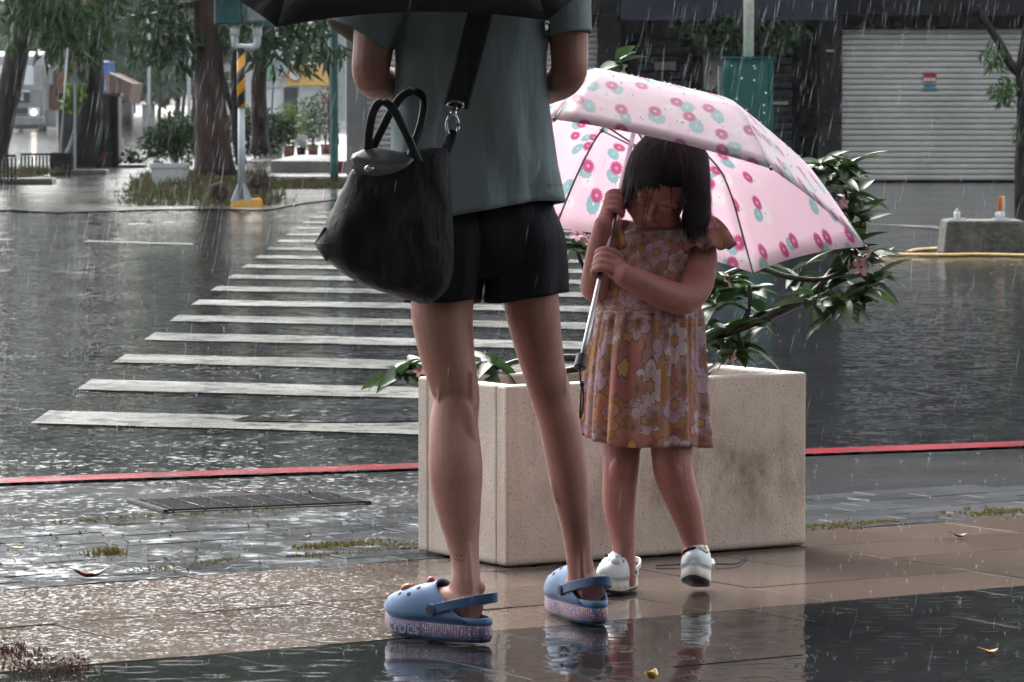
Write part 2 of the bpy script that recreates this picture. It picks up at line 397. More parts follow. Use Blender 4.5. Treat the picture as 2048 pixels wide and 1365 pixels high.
# ------------------------------------------------------------------ planter
t = NT('precast_terrazzo'); p_ = t.geo()
k = t.mix(t.rng(t.noise(p_, 5, 4), 0.3, 0.7), (0.70, 0.60, 0.505), (0.60, 0.505, 0.42))
vv = t.vor(p_, 150); k = t.mix(t.rng(vv.outputs['Distance'], 0.12, 0.3, 0.65, 0.0), k, (0.30, 0.22, 0.165))
vv = t.vor(p_, 60); k = t.mix(t.rng(vv.outputs['Distance'], 0.05, 0.14, 0.9, 0.0), k, (0.06, 0.05, 0.04))
st = t.noise(t.v('MULTIPLY', p_, (1, 1, 0.6)), 6.5, 6, 0.7)
sx = t.n('ShaderNodeSeparateXYZ'); t.set(sx.inputs[0], p_)
zone = t.m('MULTIPLY', t.rng(sx.outputs[2], 0.02, 0.14), t.rng(sx.outputs[2], 0.20, 0.36, 1.0, 0.0))
zone = t.m('MULTIPLY', zone, t.rng(sx.outputs[0], 0.02, 0.42, 0.15, 1.0))
k = t.mix(t.m('MULTIPLY', t.rng(st, 0.44, 0.66), t.m('MULTIPLY_ADD', zone, 0.72, 0.14)), k, (0.17, 0.115, 0.072))
k = t.mix(t.rng(sx.outputs[2], 0.0, 0.02, 0.85, 0.0), k, (0.05, 0.04, 0.03))
drip = t.noise(t.v('MULTIPLY', p_, (22, 22, 0.8)), 1.0, 4, 0.6)
k = t.mix(t.rng(drip, 0.55, 0.75, 0.0, 0.35), k, (0.20, 0.15, 0.11))
M['terrazzo'] = t.done(t.bsdf(k, t.rng(st, 0.3, 0.7, 0.3, 0.6), t.bump(t.m('ADD', t.vor(p_, 150).outputs['Distance'], t.noise(p_, 300)), 0.22, 0.003)))
M['soil'] = plain('wet_soil', (0.035, 0.024, 0.016), 0.6, sc=40, bump=0.8, bsc=60, bd=0.03)
pa, pb, pc = G(838, 1110)[:2], PB, G(1612, 1093)[:2]
u1 = nrm(pc - pb); L1 = 0.825; u2 = A(-u1[1], u1[0]); L2 = 0.372; PH = 0.403; TH_ = 0.042
def pq(a, b): return pb + u1 * a + u2 * b
planter = root('planter_box', (*pq(L1 / 2, L2 / 2), 0.0), 'rectangular tan terrazzo planter box behind the child, stained brown near its base', 'planter')
def wall(name, a0, a1, b0, b1, z0=0.004, z1=PH):
    o = obj(name, prism([pq(a0, b0), pq(a1, b0), pq(a1, b1), pq(a0, b1)], z0, z1), M['terrazzo'], planter); bevel(o, 0.006, 2); return o
wall('front_panel', 0, L1, 0, TH_); wall('back_panel', 0, L1, L2 - TH_, L2)
wall('end_panel', 0.0005, TH_, TH_ + 0.0005, L2 - TH_ - 0.0005); wall('end_panel', L1 - TH_, L1 - 0.0005, TH_ + 0.0005, L2 - TH_ - 0.0005)
obj('soil', prism([pq(TH_, TH_), pq(L1 - TH_, TH_), pq(L1 - TH_, L2 - TH_), pq(TH_, L2 - TH_)], 0.2, PH - 0.035), M['soil'], planter)

# ------------------------------------------------------------------ unseen building added behind the camera to cut sky light
ab = root('light_block_building', (0, -4, 0), 'unseen dark building added behind the viewpoint to block sky light', 'building')
M['arc'] = plain('light_block_render', (.14, .135, .13), .7, c2=(.10, .10, .10), sc=.5)
obj('wall', bx(-26, 26, -8, -4, 0, 14.5), M['arc'], ab); obj('light_block_roof', bx(-26, 26, -3.99, 1.6, 3.1, 3.5), M['arc'], ab)
for xx_ in (-9, -3.2, 3.2, 9): obj('light_block_column', bx(xx_ - .3, xx_ + .3, 1.0, 1.58, 0, 3.098), M['arc'], ab)
# ------------------------------------------------------------------ far building
M['conc_dark'] = plain('stained_concrete', (0.034, 0.034, 0.034), 0.85, c2=(0.010, 0.010, 0.010), sc=2.2, bump=0.3, bsc=20, spec=.12)
M['conc'] = plain('grey_granite_render', (0.20, 0.20, 0.195), 0.7, c2=(0.13, 0.13, 0.125), sc=60, bump=0.2, bsc=60)
M['shutter'] = plain('cream_shutter', (0.50, 0.49, 0.46), 0.5, var=0.3, sc=1.2)
M['shut_gap'] = plain('shutter_gap', (0.16, 0.16, 0.15), 0.7)  # darker tone of the sheet behind the slats
M['louver'] = plain('dark_blue_shutter', (0.030, 0.036, 0.048), 0.5, sc=3, spec=.2)
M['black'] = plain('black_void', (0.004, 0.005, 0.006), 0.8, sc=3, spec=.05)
M['cream'] = plain('cream_box', (0.36, 0.34, 0.30), 0.5, sc=8)
BY = 50.6
def bxp(x, Y=BY): return P(x, 300, Y)[0]
def bz(y, Y=BY): return P(1024, y, Y)[2]
bld = root('shop_building', (bxp(1400), BY, 0), 'dark stained shop building with roller shutters across the wet street', 'building')
def bpart(name, x0, x1, z0, z1, y0, y1, mat, parent=bld): return obj(name, bx(x0, x1, BY + y0, BY + y1, z0, z1), mat, parent)
ztop = bz(-40)
bpart('upper_wall', bxp(688), bxp(2500), bz(30), 15.0, 0.0, 8.0, plain('blackened_render', (.022, .023, .024), .85, c2=(.010, .010, .011), sc=1.5, spec=.08))
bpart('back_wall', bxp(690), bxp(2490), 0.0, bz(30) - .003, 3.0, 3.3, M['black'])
bpart('canopy_edge', bxp(1240), bxp(1668), bz(42), bz(-4), -0.5, -0.003, M['louver'])
for a, b in ((693, 731), (1196, 1241), (1640, 1684), (2130, 2190)):
    bpart('column', bxp(a), bxp(b), 0.0, bz(30) - .003, 0.02, 0.45, M['conc'] if a == 693 else M['conc_dark'])
bpart('lintel', bxp(1684), bxp(2130), bz(55), bz(30) - .004, 0.06, 0.5, M['black'])
bpart('lintel', bxp(731), bxp(1196), bz(48), bz(30) - .004, 0.06, 0.5, M['conc_dark'])
def shutter(x0, x1, z0, z1, y, n, mat, gapmat):
    sh = bpart('roller_shutter', x0, x1, z0, z1, y + 0.03, y + 0.05, gapmat)
    h = (z1 - z0) / n; me = None
    for i in range(n):
        zc = z0 + h * (i + 0.5)
        if me is None:
            prof = [(-0.008, -h * .46), (-0.024, -h * .3), (-0.027, 0), (-0.024, h * .3), (-0.008, h * .46), (0, h * .46), (0, -h * .46)]
            R = [[(xx, a, b) for a, b in prof] for xx in (-(x1 - x0) / 2, (x1 - x0) / 2)]
            V, Fc = loft(np.array(R)); me = bpy.data.meshes.new('slat'); me.from_pydata(V.tolist(), [], Fc); me.update(); me.materials.append(mat)
        o = link_copy(me, 'slat', sh); o.location = Vector(((x0 + x1) / 2, BY + y + 0.03, zc)) - Vector(wloc(sh))
    return sh
shutter(bxp(1686), bxp(2129), 0.02, bz(55) - .01, 0.2, 27, M['shutter'], M['shut_gap'])
shutter(bxp(732), bxp(1195), 0.02, bz(50) - .01, 0.2, 27, M['shutter'], M['shut_gap'])
shutter(bxp(1278), bxp(1386), 0.02, bz(76), 0.6, 17, M['louver'], M['black'])
shutter(bxp(1518), bxp(1590), 0.02, bz(80), 0.6, 17, M['louver'], M['black'])
bpart('name_plate', bxp(1312), bxp(1355), bz(140), bz(123), 0.55, 0.58, M['cream'])
bpart('name_plate', bxp(1548), bxp(1582), bz(210), bz(204), 0.55, 0.58, M['cream'])
bpart('inner_wall', bxp(1388), bxp(1516), 0, bz(60), 0.75, 0.9, M['conc_dark'])
bpart('awning_sign', bxp(1340), bxp(1402), bz(54), bz(24), 0.3, 0.36, plain('faded_sign', (0.22, 0.22, 0.19), 0.6, c2=(0.03, 0.04, 0.03), sc=14))
bpart('bracket', bxp(1652), bxp(1666), bz(104), bz(100), -0.06, 0.015, M['cream'])
for i in range(5):
    for zz in (3.6, 6.6):
        w = bpart('window', 0.2 + i * 1.75 - 2.0, 1.2 + i * 1.75 - 2.0, zz, zz + 1.3, -0.02, 0.1, M['black'])
eb = root('meter_box', (bxp(1428), BY + 0.5, bz(182)), 'cream metal meter box on the wall between two dark shutters', 'meter box')
obj('box_body', bx(bxp(1410), bxp(1447), BY + .35, BY + .74, bz(182), bz(109)), M['cream'], eb); obj('keyhole', bx(bxp(1420), bxp(1424), BY + .33, BY + .36, bz(150), bz(140)), M['black'], eb)
stk = root('shutter_sticker', (bxp(1861), BY + 0.195, bz(165)), 'small red and teal notice sticker on the cream roller shutter', 'sticker')
M['redst'] = plain('red_sticker', (0.36, 0.02, 0.03), 0.5); M['tealst'] = plain('teal_sticker', (0.02, 0.20, 0.24), 0.5); M['whitest'] = plain('white_sticker', (0.75, 0.75, 0.72), 0.5)
ys = BY + 0.195
obj('red_panel', bx(bxp(1848), bxp(1875), ys - .004, ys, bz(165), bz(147)), M['redst'], stk)
for i in range(4): obj('white_mark', bx(bxp(1850.5 + i * 6), bxp(1854.5 + i * 6), ys - .008, ys - .0045, bz(163), bz(156)), M['whitest'], stk)
for i in range(4): obj('teal_mark', bx(bxp(1850 + i * 6.2), bxp(1855 + i * 6.2), ys - .004, ys, bz(175), bz(169)), M['tealst'], stk)
obj('teal_panel', bx(bxp(1847), bxp(1877), ys - .004, ys, bz(182), bz(177)), M['tealst'], stk)
# white downpipe and green post at the building's left corner
dp = obj('sign_panel', bx(P(677, 200, 49)[0], P(691, 200, 49)[0], 48.97, 49.03, P(0, 243, 49)[2], 3.2), plain('pale_panel', (0.62, 0.68, 0.68), 0.4)); tag(dp, 'narrow pale upright panel on the corner of the shop building', 'panel')
gp = obj('green_post', tube([P(668, 160, 49.2) * A(1, 1, 0) + A(0, 0, z) for z in (0, 1, 2.2, 3.2)], 0.05, 10), plain('green_post', (0.03, 0.12, 0.11), 0.4), smooth=True); tag(gp, 'dark green steel post beside the narrow pale panel', 'post')
# ------------------------------------------------------------------ trees and street things behind
def bark(name, c1, c2, sc=9):
    t = NT(name); p = t.geo(); q = t.v('MULTIPLY', p, (1, 1, 0.25))
    f = t.noise(q, sc, 6, 0.65)
    return t.done(t.bsdf(t.mix(t.rng(f, 0.35, 0.65), c1, c2), 0.5, t.bump(t.noise(q, sc * 4, 4), 0.9, 0.02), spec=.22))
def leafmat(name, c1, c2, sc=1.5, rough=0.35, tr=0.3):
    t = NT(name); p = t.geo()
    f = t.noise(p, sc, 3, 0.6); r = t.noise(p, 40.0, 1)
    k = t.mix(t.rng(f, 0.35, 0.65), c1, c2); k = t.mix(t.rng(r, 0.4, 0.75, 0.0, 0.5), k, tuple(x * 1.9 for x in c1))
    b = t.bsdf(k, rough)
    tl = t.n('ShaderNodeBsdfTranslucent'); t.set(tl.inputs[0], k)
    mx = t.n('ShaderNodeMixShader'); mx.inputs[0].default_value = tr
    t.t.links.new(b, mx.inputs[1]); t.t.links.new(tl.outputs[0], mx.inputs[2]); return t.done(mx.outputs[0])
M['bark_red'] = bark('reddish_wet_bark', (0.05, 0.026, 0.020), (0.014, 0.008, 0.007), 7)
M['bark_grey'] = bark('grey_wet_bark', (0.055, 0.045, 0.038), (0.02, 0.017, 0.014), 9)
M['bark_dark'] = bark('dark_wet_bark', (0.012, 0.011, 0.011), (0.005, 0.005, 0.006), 12)
M['leaf'] = leafmat('mango_leaves', (0.03, 0.075, 0.022), (0.012, 0.036, 0.013))
M['leaf_b'] = leafmat('bright_leaves', (0.045, 0.12, 0.022), (0.025, 0.07, 0.016))
M['leaf_far'] = leafmat('haze_paled_leaves', (0.085, 0.145, 0.08), (0.05, 0.10, 0.055), 0.5)  # leaf colour paled to stand in for distance haze
M['leaf_y'] = leafmat('yellow_leaves', (0.42, 0.25, 0.03), (0.3, 0.2, 0.03), 3)
M['grass'] = leafmat('wet_grass', (0.055, 0.075, 0.022), (0.085, 0.045, 0.022), 2.5, 0.5)

def leaves(centers, radii, n, size, seed, droop=0.4, asp=0.3, squash=0.8):
    r = np.random.default_rng(seed)
    C = np.asarray(centers, float); Rr = np.asarray(radii, float)
    w = Rr ** 2 / (Rr ** 2).sum(); idx = r.choice(len(C), n, p=w)
    d = r.normal(size=(n, 3)); d /= np.linalg.norm(d, axis=1)[:, None]
    p = C[idx] + d * (Rr[idx] * r.uniform(0.25, 1.0, n) ** 0.6)[:, None] * A(1, 1, squash)
    a = d * 0.6 + r.normal(size=(n, 3)) * 0.6; a[:, 2] -= droop * 1.6; a /= np.linalg.norm(a, axis=1)[:, None]
    b = np.cross(a, r.normal(size=(n, 3))); b /= np.linalg.norm(b, axis=1)[:, None]
    s = size * r.uniform(0.6, 1.3, n)[:, None]; nn = np.cross(a, b)
    V = np.stack([p, p + a * s * .45 + b * s * asp * .5 + nn * s * .05, p + a * s - nn * s * .12, p + a * s * .45 - b * s * asp * .5 + nn * s * .05], 1).reshape(-1, 3)
    return V, np.arange(n * 4).reshape(-1, 4)
def trunk(pts, rads, seed=0, m=18, sub=6, lump=0.06):
    V, Fc = limb([(p, r_, r_) for p, r_ in zip(pts, rads)], (1, 0, 0), m, sub)
    r = np.random.default_rng(seed); c = V.mean(0); ph = r.uniform(0, 6, 6)
    an = np.arctan2(V[:, 1] - c[1], V[:, 0] - c[0])
    k = lump * (np.sin(an * 3 + V[:, 2] * 4 + ph[0]) + .6 * np.sin(an * 5 - V[:, 2] * 7 + ph[1]) + .5 * np.sin(V[:, 2] * 13 + ph[2]))
    ra = np.interp(V[:, 2], sorted(p[2] for p in pts), [x for _, x in sorted(zip([p[2] for p in pts], rads))])
    V[:, 0] += np.cos(an) * k * ra; V[:, 1] += np.sin(an) * k * ra
    return V, Fc
def tree(name, label, tr_pts, rads, bmat, clusters, crad, nleaf, lsize, lmat, seed, branches=(), group=None, droop=0.4, asp=0.3, extra=None):
    b = np.array(tr_pts[0]); t = root(name, b, label, 'tree', group)
    obj('trunk', trunk(tr_pts, rads, seed), bmat, t, smooth=True)
    for br in branches:
        obj('branch', tube(br[0], br[1], 8, 4), bmat, t, smooth=True)
    obj('crown', leaves(clusters, crad, nleaf, lsize, seed, droop, asp), lmat, t)
    return t
def dome_clusters(c, rx, ry, rz, n, seed, rr=(0.5, 0.9)):
    r = np.random.default_rng(seed); d = r.normal(size=(n, 3)); d /= np.linalg.norm(d, axis=1)[:, None]
    d *= r.uniform(0.35, 1, (n, 1)) ** 0.5
    return np.asarray(c) + d * A(rx, ry, rz), r.uniform(*rr, n)

def pxs(lst, Y): return [P(x, y, Y) for x, y in lst]
# main red-barked tree on the corner island
Y = 45.0
tp = pxs([(428, 352), (424, 250), (420, 150), (415, 60), (412, -30)], Y); tp += [tp[-1] + A(0.05, 0, 1.0), tp[-1] + A(0.0, .1, 2.6)]
cl, cr = dome_clusters((P(420, 0, Y)[0] + .3, Y, 6.6), 3.2, 3.0, 3.9, 110, 1, (0.5, 0.95))
lc = pxs([(320, 60), (300, 90), (345, 35), (330, 110), (370, 20), (290, 40), (350, 75), (310, -20), (380, 60), (470, 20), (520, 40), (560, 70), (600, 80), (540, 100), (620, 30), (575, 20), (500, 75), (640, 90), (590, 115), (335, 0), (360, 100), (285, 70)], Y)
cl = np.vstack([cl, lc]); cr = np.r_[cr, [0.30] * len(lc)]
tree('mango_tree', 'thick reddish-brown tree trunk standing on the far corner island beside the traffic signal', tp, [0.235, 0.185, 0.165, 0.16, 0.15, 0.13, 0.06], M['bark_red'], cl, cr, 26000, 0.2, M['leaf'], 3,
     [(pxs([(418, 30), (380, 10), (340, 20)], Y), [0.06, .04, .02]), ([tp[4], tp[4] + A(.5, -.2, .5), tp[4] + A(1.3, -.3, .7)], [0.08, .05, .03]), ([tp[4], tp[4] + A(-.5, .2, .7), tp[4] + A(-1.2, .3, 1.0)], [0.08, .05, .03])], droop=0.55, asp=0.26)
# leaning trunk at the left edge
Y = 58.0
tp = pxs([(-8, 348), (0, 280), (12, 210), (32, 120), (50, 40), (62, -30)], Y); tp += [tp[-1] + A(.3, 0, 1.2)]
cl, cr = dome_clusters((P(20, 0, Y)[0] - .2, Y, 7.2), 3.6, 3.0, 4.2, 100, 5, (0.55, 1.1))
lc = pxs([(90, 10), (110, 50), (130, 20), (100, 85), (125, 80), (60, -30), (150, 0), (140, 60), (20, 10), (80, 40), (5, 60), (110, 0), (70, 10), (130, 45)], Y - 1); cl = np.vstack([cl, lc]); cr = np.r_[cr, [0.34] * len(lc)]
tree('leaning_tree', 'grey leaning tree trunk at the left edge in front of the truck', tp, [0.15, 0.15, 0.17, 0.17, 0.16, 0.14, 0.07], M['bark_grey'], cl, cr, 24000, 0.23, M['leaf_b'], 7, droop=0.7)
# dark trunk by the cabinet
Y = 61.5
tp = pxs([(150, 338), (165, 300), (178, 230), (182, 150), (182, 80), (190, 0), (196, -40)], Y); tp += [tp[-1] + A(.2, 0, 1.5)]
cl, cr = dome_clusters((P(190, 0, Y)[0] + .2, Y, 7.4), 3.2, 3.0, 4.2, 100, 9, (0.55, 1.1))
lc = pxs([(130, 60), (165, 80), (150, 110), (120, 30), (160, 40), (200, -20), (170, 120), (140, 20), (185, 60), (155, 90), (170, 20), (215, 10)], Y - 1); cl = np.vstack([cl, lc]); cr = np.r_[cr, [0.30] * len(lc)]
tr2 = tree('dark_tree', 'dark leaning tree trunk in front of the grey utility cabinet', tp, [0.30, 0.24, 0.20, 0.19, 0.18, 0.16, 0.14, 0.07], M['bark_dark'], cl, cr, 22000, 0.23, M['leaf_b'], 11, droop=0.7)
obj('vine', leaves(pxs([(148, 185), (146, 205), (152, 172)], Y - .5), [0.14, .12, .08], 260, 0.13, 5, 0.5, 0.6), leafmat('vine_leaves', (0.16, 0.27, 0.03), (0.09, 0.18, 0.03), 4), tr2)
obj('yellow_sprig', leaves(pxs([(183, 10), (186, 22), (182, -5)], Y - .6), [0.1, .1, .08], 170, 0.1, 6, 0.5, 0.5), M['leaf_y'], tr2)
# slim trees behind the signal
for i, (lab, Yt, pts, rad, n) in enumerate([
        ('slim dark tree forking behind the striped signal pole', 52.0, [(482, 330), (474, 260), (472, 190), (470, 130), (480, 60), (500, -20)], 0.075, 3500),
        ('straight brown tree trunk farther behind the striped signal pole', 66.0, [(520, 300), (518, 220), (520, 140), (530, 60), (540, -20)], 0.15, 5000),
        ('curved slim tree beside the yellow shop sign', 72.0, [(668, 290), (664, 220), (666, 160), (650, 115), (642, 60), (650, -20)], 0.09, 4500)]):
    tp = pxs(pts, Yt); tp += [tp[-1] + A(.2, 0, 1.0)]
    cl, cr = dome_clusters(tp[-1] + A(0, 0, 2.2), 2.2, 1.9, 2.8, 44, 20 + i, (0.45, 0.85))
    lc = pxs([[(460, 30), (500, 50), (520, 20)], [(560, 50), (600, 75), (570, 95), (620, 40), (540, 20), (590, 10)], [(660, 40), (640, 95), (680, 60), (610, 110), (650, 10), (690, 30), (625, 70)]][i], Yt); cl = np.vstack([cl, lc]); cr = np.r_[cr, [0.3] * len(lc)]
    tree('slim_tree', lab, tp, list(np.linspace(rad, rad * .5, len(tp))), M['bark_dark' if i != 1 else 'bark_red'], cl, cr, n * 2, 0.22, M['leaf'], 30 + i,
         [(pxs([(474, 240), (455, 190), (440, 120)], Yt), [.05, .04, .02])] if i == 0 else [], droop=0.6)
# avenue of trees, haze mostly put into their pale leaf colour
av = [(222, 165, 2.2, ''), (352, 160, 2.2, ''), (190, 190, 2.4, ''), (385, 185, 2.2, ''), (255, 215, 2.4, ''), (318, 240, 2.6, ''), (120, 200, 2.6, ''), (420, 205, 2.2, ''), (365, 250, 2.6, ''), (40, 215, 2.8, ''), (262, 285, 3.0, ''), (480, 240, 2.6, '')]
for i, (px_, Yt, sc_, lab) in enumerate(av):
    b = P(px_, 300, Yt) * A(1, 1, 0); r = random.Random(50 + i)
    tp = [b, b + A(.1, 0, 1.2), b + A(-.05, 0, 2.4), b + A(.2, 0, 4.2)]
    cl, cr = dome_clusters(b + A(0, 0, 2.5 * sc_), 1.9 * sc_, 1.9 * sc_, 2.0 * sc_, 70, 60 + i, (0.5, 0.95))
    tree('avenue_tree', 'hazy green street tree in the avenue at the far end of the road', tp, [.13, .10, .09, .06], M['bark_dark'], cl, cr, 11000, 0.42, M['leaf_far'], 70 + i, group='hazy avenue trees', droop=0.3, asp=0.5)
# right-hand tree at the frame edge
Y = 40.0
tp = [P(2052, 365, Y) * A(1, 1, 0), P(2048, 280, Y), P(2046, 200, Y), P(2044, 140, Y), P(2062, 40, Y), P(2090, -80, Y), P(2090, -80, Y) + A(.1, 0, 1.5)]
cl = np.array(pxs([(1985, 110), (1995, 95), (2005, 180), (2020, 170), (1990, 130), (2012, 195), (2044, 260)], Y)); cr = np.array([.11, .12, .13, .12, .10, .10, .11])
c2, r2_ = dome_clusters(tp[-1] + A(.3, 0, 1.2), 1.2, 1.2, .9, 14, 91, (.2, .4))
tree('edge_tree', 'dark tree with a leaning branch at the right edge before the cream shutter', tp, [.11, .08, .06, .06, .06, .05, .03], M['bark_dark'], np.vstack([cl, c2]), np.r_[cr, r2_], 5000, 0.09, M['leaf_b'], 92,
     [(pxs([(2044, 150), (2022, 130), (1998, 85), (1974, 48), (1955, 10)], Y), [.055, .05, .045, .035, .02])], droop=0.6)
# creeper hanging from the dark bay of the building
vn = obj('hanging_creeper', leaves(pxs([(1400, 60), (1440, 40), (1480, 70), (1540, 50), (1560, 80), (1500, 30), (1425, 90), (1445, 170), (1420, 190), (1370, 40), (1590, 60)], BY - .3), [.22, .25, .25, .25, .2, .25, .12, .08, .1, .15, .2], 2600, .1, 77, .6, .5), M['leaf'], loc=P(1480, 60, BY - .3)); tag(vn, 'dark creeper hanging over the dark bay of the shop building', 'creeper')

def shrub(name, label, base, clusters, crad, n, size, mat, seed, asp=0.35, stems=6, group=None):
    b = np.asarray(base, float); t = root(name, b, label, 'shrub', group)
    obj('foliage', leaves(clusters, crad, n, size, seed, 0.0, asp), mat, t)
    sv = [tube([b, (b + c) / 2 + A(0, 0, .05), c], [0.012, .01, .006], 5, 2) for c in np.asarray(clusters)[:stems]]
    obj('stem', join(*sv), M['bark_dark'], t); return t
bcl = pxs([(345, 290), (330, 270), (365, 265), (320, 300), (380, 280), (350, 250), (375, 300), (310, 285)], 58)
shrub('shrub', 'leafy green bush left of the thick reddish tree trunk', G(350, 335), bcl, [.22] * 8, 1500, .11, M['leaf_b'], 101)
hcl = pxs([(480, 250), (510, 240), (540, 255), (495, 280), (530, 285), (560, 260), (470, 285)], 68)
shrub('hedge_bush', 'dark green hedge bush behind the striped signal pole', G(510, 318), hcl, [.28] * 7, 1800, .12, M['leaf'], 102)
scl = pxs([(258, 312), (270, 320), (250, 322), (280, 325)], 62)
shrub('low_shrub', 'low leafy plant at the foot of the grey utility cabinet', G(262, 332), scl, [.1] * 4, 260, .09, M['leaf'], 103)

# signal pole
SY = 38.3
def sp(x, y): return P(x, y, SY)
M['galv'] = plain('galvanised', (0.42, 0.45, 0.47), 0.4, metal=0.3, sc=10)
M['yel'] = plain('hazard_yellow', (0.62, 0.30, 0.02), 0.45, sc=30); M['blk'] = plain('hazard_black', (0.012, 0.012, 0.014), 0.4)
sb_ = G(494, 414)
sg = root('traffic_signal', sb_, 'pedestrian signal on a grey pole with yellow and black bands', 'traffic signal')
o = obj('concrete_base', box(sb_ + A(0, 0, .037), (.31, .31, .085), 0, .86), M['yel'], sg); bevel(o, .008)
px0 = sb_[0]; zp = lambda y: P(1024, y, SY)[2]
def cyl(z0, z1, r0, r1=None, x=None, y=None, m=20): return tube([A(px0 if x is None else x, SY if y is None else y, z0), A(px0 if x is None else x, SY if y is None else y, z1)], [r0, r1 or r0], m, 1)
obj('pole', cyl(.09, zp(215), .037, .033), M['galv'], sg, True)
t = NT('hazard_bands'); q = t.n('ShaderNodeSeparateXYZ'); t.set(q.inputs[0], t.geo())
an = t.m('ARCTAN2', t.m('SUBTRACT', q.outputs[1], float(SY)), t.m('SUBTRACT', q.outputs[0], float(px0)))
ph = t.m('ADD', t.m('MULTIPLY', q.outputs[2], 4.35), t.m('MULTIPLY', an, -0.159))
k = t.mix(t.m('GREATER_THAN', t.m('FRACT', ph), 0.5), (0.66, 0.32, 0.02), (0.012, 0.012, 0.014))
M['bands'] = t.done(t.bsdf(k, 0.35))
obj('banded_sleeve', cyl(zp(215), zp(97), .040, .040), M['bands'], sg, True)
for i in range(4):
    a = i * math.pi / 2 + .5; c_, s_ = math.cos(a), math.sin(a)
    V = [(px0 + c_ * .034, SY + s_ * .034, .075), (px0 + c_ * .115, SY + s_ * .115, .075), (px0 + c_ * .036, SY + s_ * .036, .24)]
    o = obj('gusset', (V, [[0, 1, 2]]), M['galv'], sg); solid(o, .008)
ux = [P(x, 95, SY)[0] for x in (470, 515)]
obj('bracket', join(tube([A(ux[0], SY, zp(58)), A(ux[0], SY, zp(80)), A(ux[0] + .01, SY, zp(91)), A(ux[0] + .04, SY, zp(95)), A(ux[1] - .04, SY, zp(95)), A(ux[1] - .01, SY, zp(91)), A(ux[1], SY, zp(80)), A(ux[1], SY, zp(58))], .034, 12, 4)), M['galv'], sg, True)
for u in ux: obj('pipe_collar', cyl(zp(72), zp(52), .045, .045, u), plain('white_collar', (.6, .62, .62), .4), sg, True)
M['sgreen'] = plain('signal_green', (0.012, 0.075, 0.075), 0.35, sc=4)
for j, (x0, x1) in enumerate(((430, 483), (487, 541))):
    xa, xb = P(x0, 20, SY)[0], P(x1, 20, SY)[0]
    h = obj('signal_head', bx(xa, xb, SY - .12, SY + .08, zp(50), zp(50) + .62), M['sgreen'], sg); bevel(h, .015)
    if j == 1: obj('lamp_face', bx(xa + .045, xb - .03, SY - .127, SY - .121, zp(42), zp(42) + .22), plain('dull_lens', (.2, .22, .2), .3), h)
    obj('visor', bx(xa + .02, xb - .02, SY - .2, SY - .122, zp(50) + .26, zp(50) + .275), M['sgreen'], h)
# island mound under the tree
def mound(px0_, px1_, y0, y1, hgt, seed):
    a, b = G(px0_, y1), G(px1_, y1); c, d = G(px0_, y0), G(px1_, y0); n = 30; m_ = 12; V = []
    r = np.random.default_rng(seed)
    for i in range(n + 1):
        for j in range(m_ + 1):
            u, v = i / n, j / m_; p = (a * (1 - u) + b * u) * (1 - v) + (c * (1 - u) + d * u) * v
            h = hgt * (1 - (2 * u - 1) ** 4) * min(1, (math.sin(math.pi * min(v, .75) / 1.5) ** .7) if v > 0 else 0) * (1 if v < .99 else .9)
            V.append(p + A(0, 0, .006 + h * (0.75 + .25 * math.sin(u * 9 + v * 7) + .12 * r.normal())))
    return np.array(V), [[i * (m_ + 1) + j, (i + 1) * (m_ + 1) + j, (i + 1) * (m_ + 1) + j + 1, i * (m_ + 1) + j + 1] for i in range(n) for j in range(m_)]
isl = mound(268, 545, 372, 412.5, .17, 1)
tag(obj('corner_island', isl, M['soil']), kind='structure')
def blades(pts, h, seed, n_each=1, w=.006):
    r = np.random.default_rng(seed); p = np.repeat(np.asarray(pts, float), n_each, 0); n = len(p)
    p = p + np.c_[r.normal(size=(n, 2)) * h * .35, np.zeros(n)]
    a = r.normal(size=(n, 3)) * A(.45, .45, 0) + A(0, 0, 1); a /= np.linalg.norm(a, axis=1)[:, None]
    b = np.c_[np.cos(q_ := r.uniform(0, 6.3, n)), np.sin(q_), np.zeros(n)]; L = h * r.uniform(.4, 1.2, n)[:, None]
    V = np.stack([p - b * w, p + b * w, p + a * L * .6 + b * w * .7, p + a * L + r.normal(size=(n, 3)) * h * .12, p + a * L * .6 - b * w * .7], 1).reshape(-1, 3)
    return V, np.arange(n * 5).reshape(-1, 5)
iv = isl[0]; r_ = np.random.default_rng(3); sel = iv[r_.choice(len(iv), 1500)] + r_.normal(size=(1500, 3)) * A(.08, .12, 0)
tag(obj('island_grass', blades(sel, .10, 4, 3, .008), M['grass']), 'short wet grass and weeds covering the corner island', 'grass', kind='stuff')
M['rock'] = plain('dark_root_rock', (0.04, 0.024, 0.019), .7, sc=10, bump=1.0, bsc=18, spec=.15, bd=.05)
for i, (x, y, rx, rz, lab) in enumerate([(432, 405, 20, 28, 'dark brown root stump at the front of the corner island'), (516, 395, 22, 34, 'dark lumpy root stump to the right of the signal pole base'), (345, 395, 16, 14, 'small dark stone at the left end of the corner island')]):
    c = G(x, y + 8 if y > 395 else y + 6); s = c[1] / F
    V, Fc = ellipsoid(c + A(0, .25, rz * s * .75), (rx * s, rx * s, rz * s), m=20, n=14)
    V += (0.12 * rx * s) * np.c_[np.sin(V[:, 2] * 40 + V[:, 0] * 31), np.sin(V[:, 0] * 38), np.sin(V[:, 0] * 45 + V[:, 1] * 33)]
    tag(obj('root_stump', (V, Fc), M['rock'], smooth=True, loc=c), lab, 'stump' if i < 2 else 'stone')

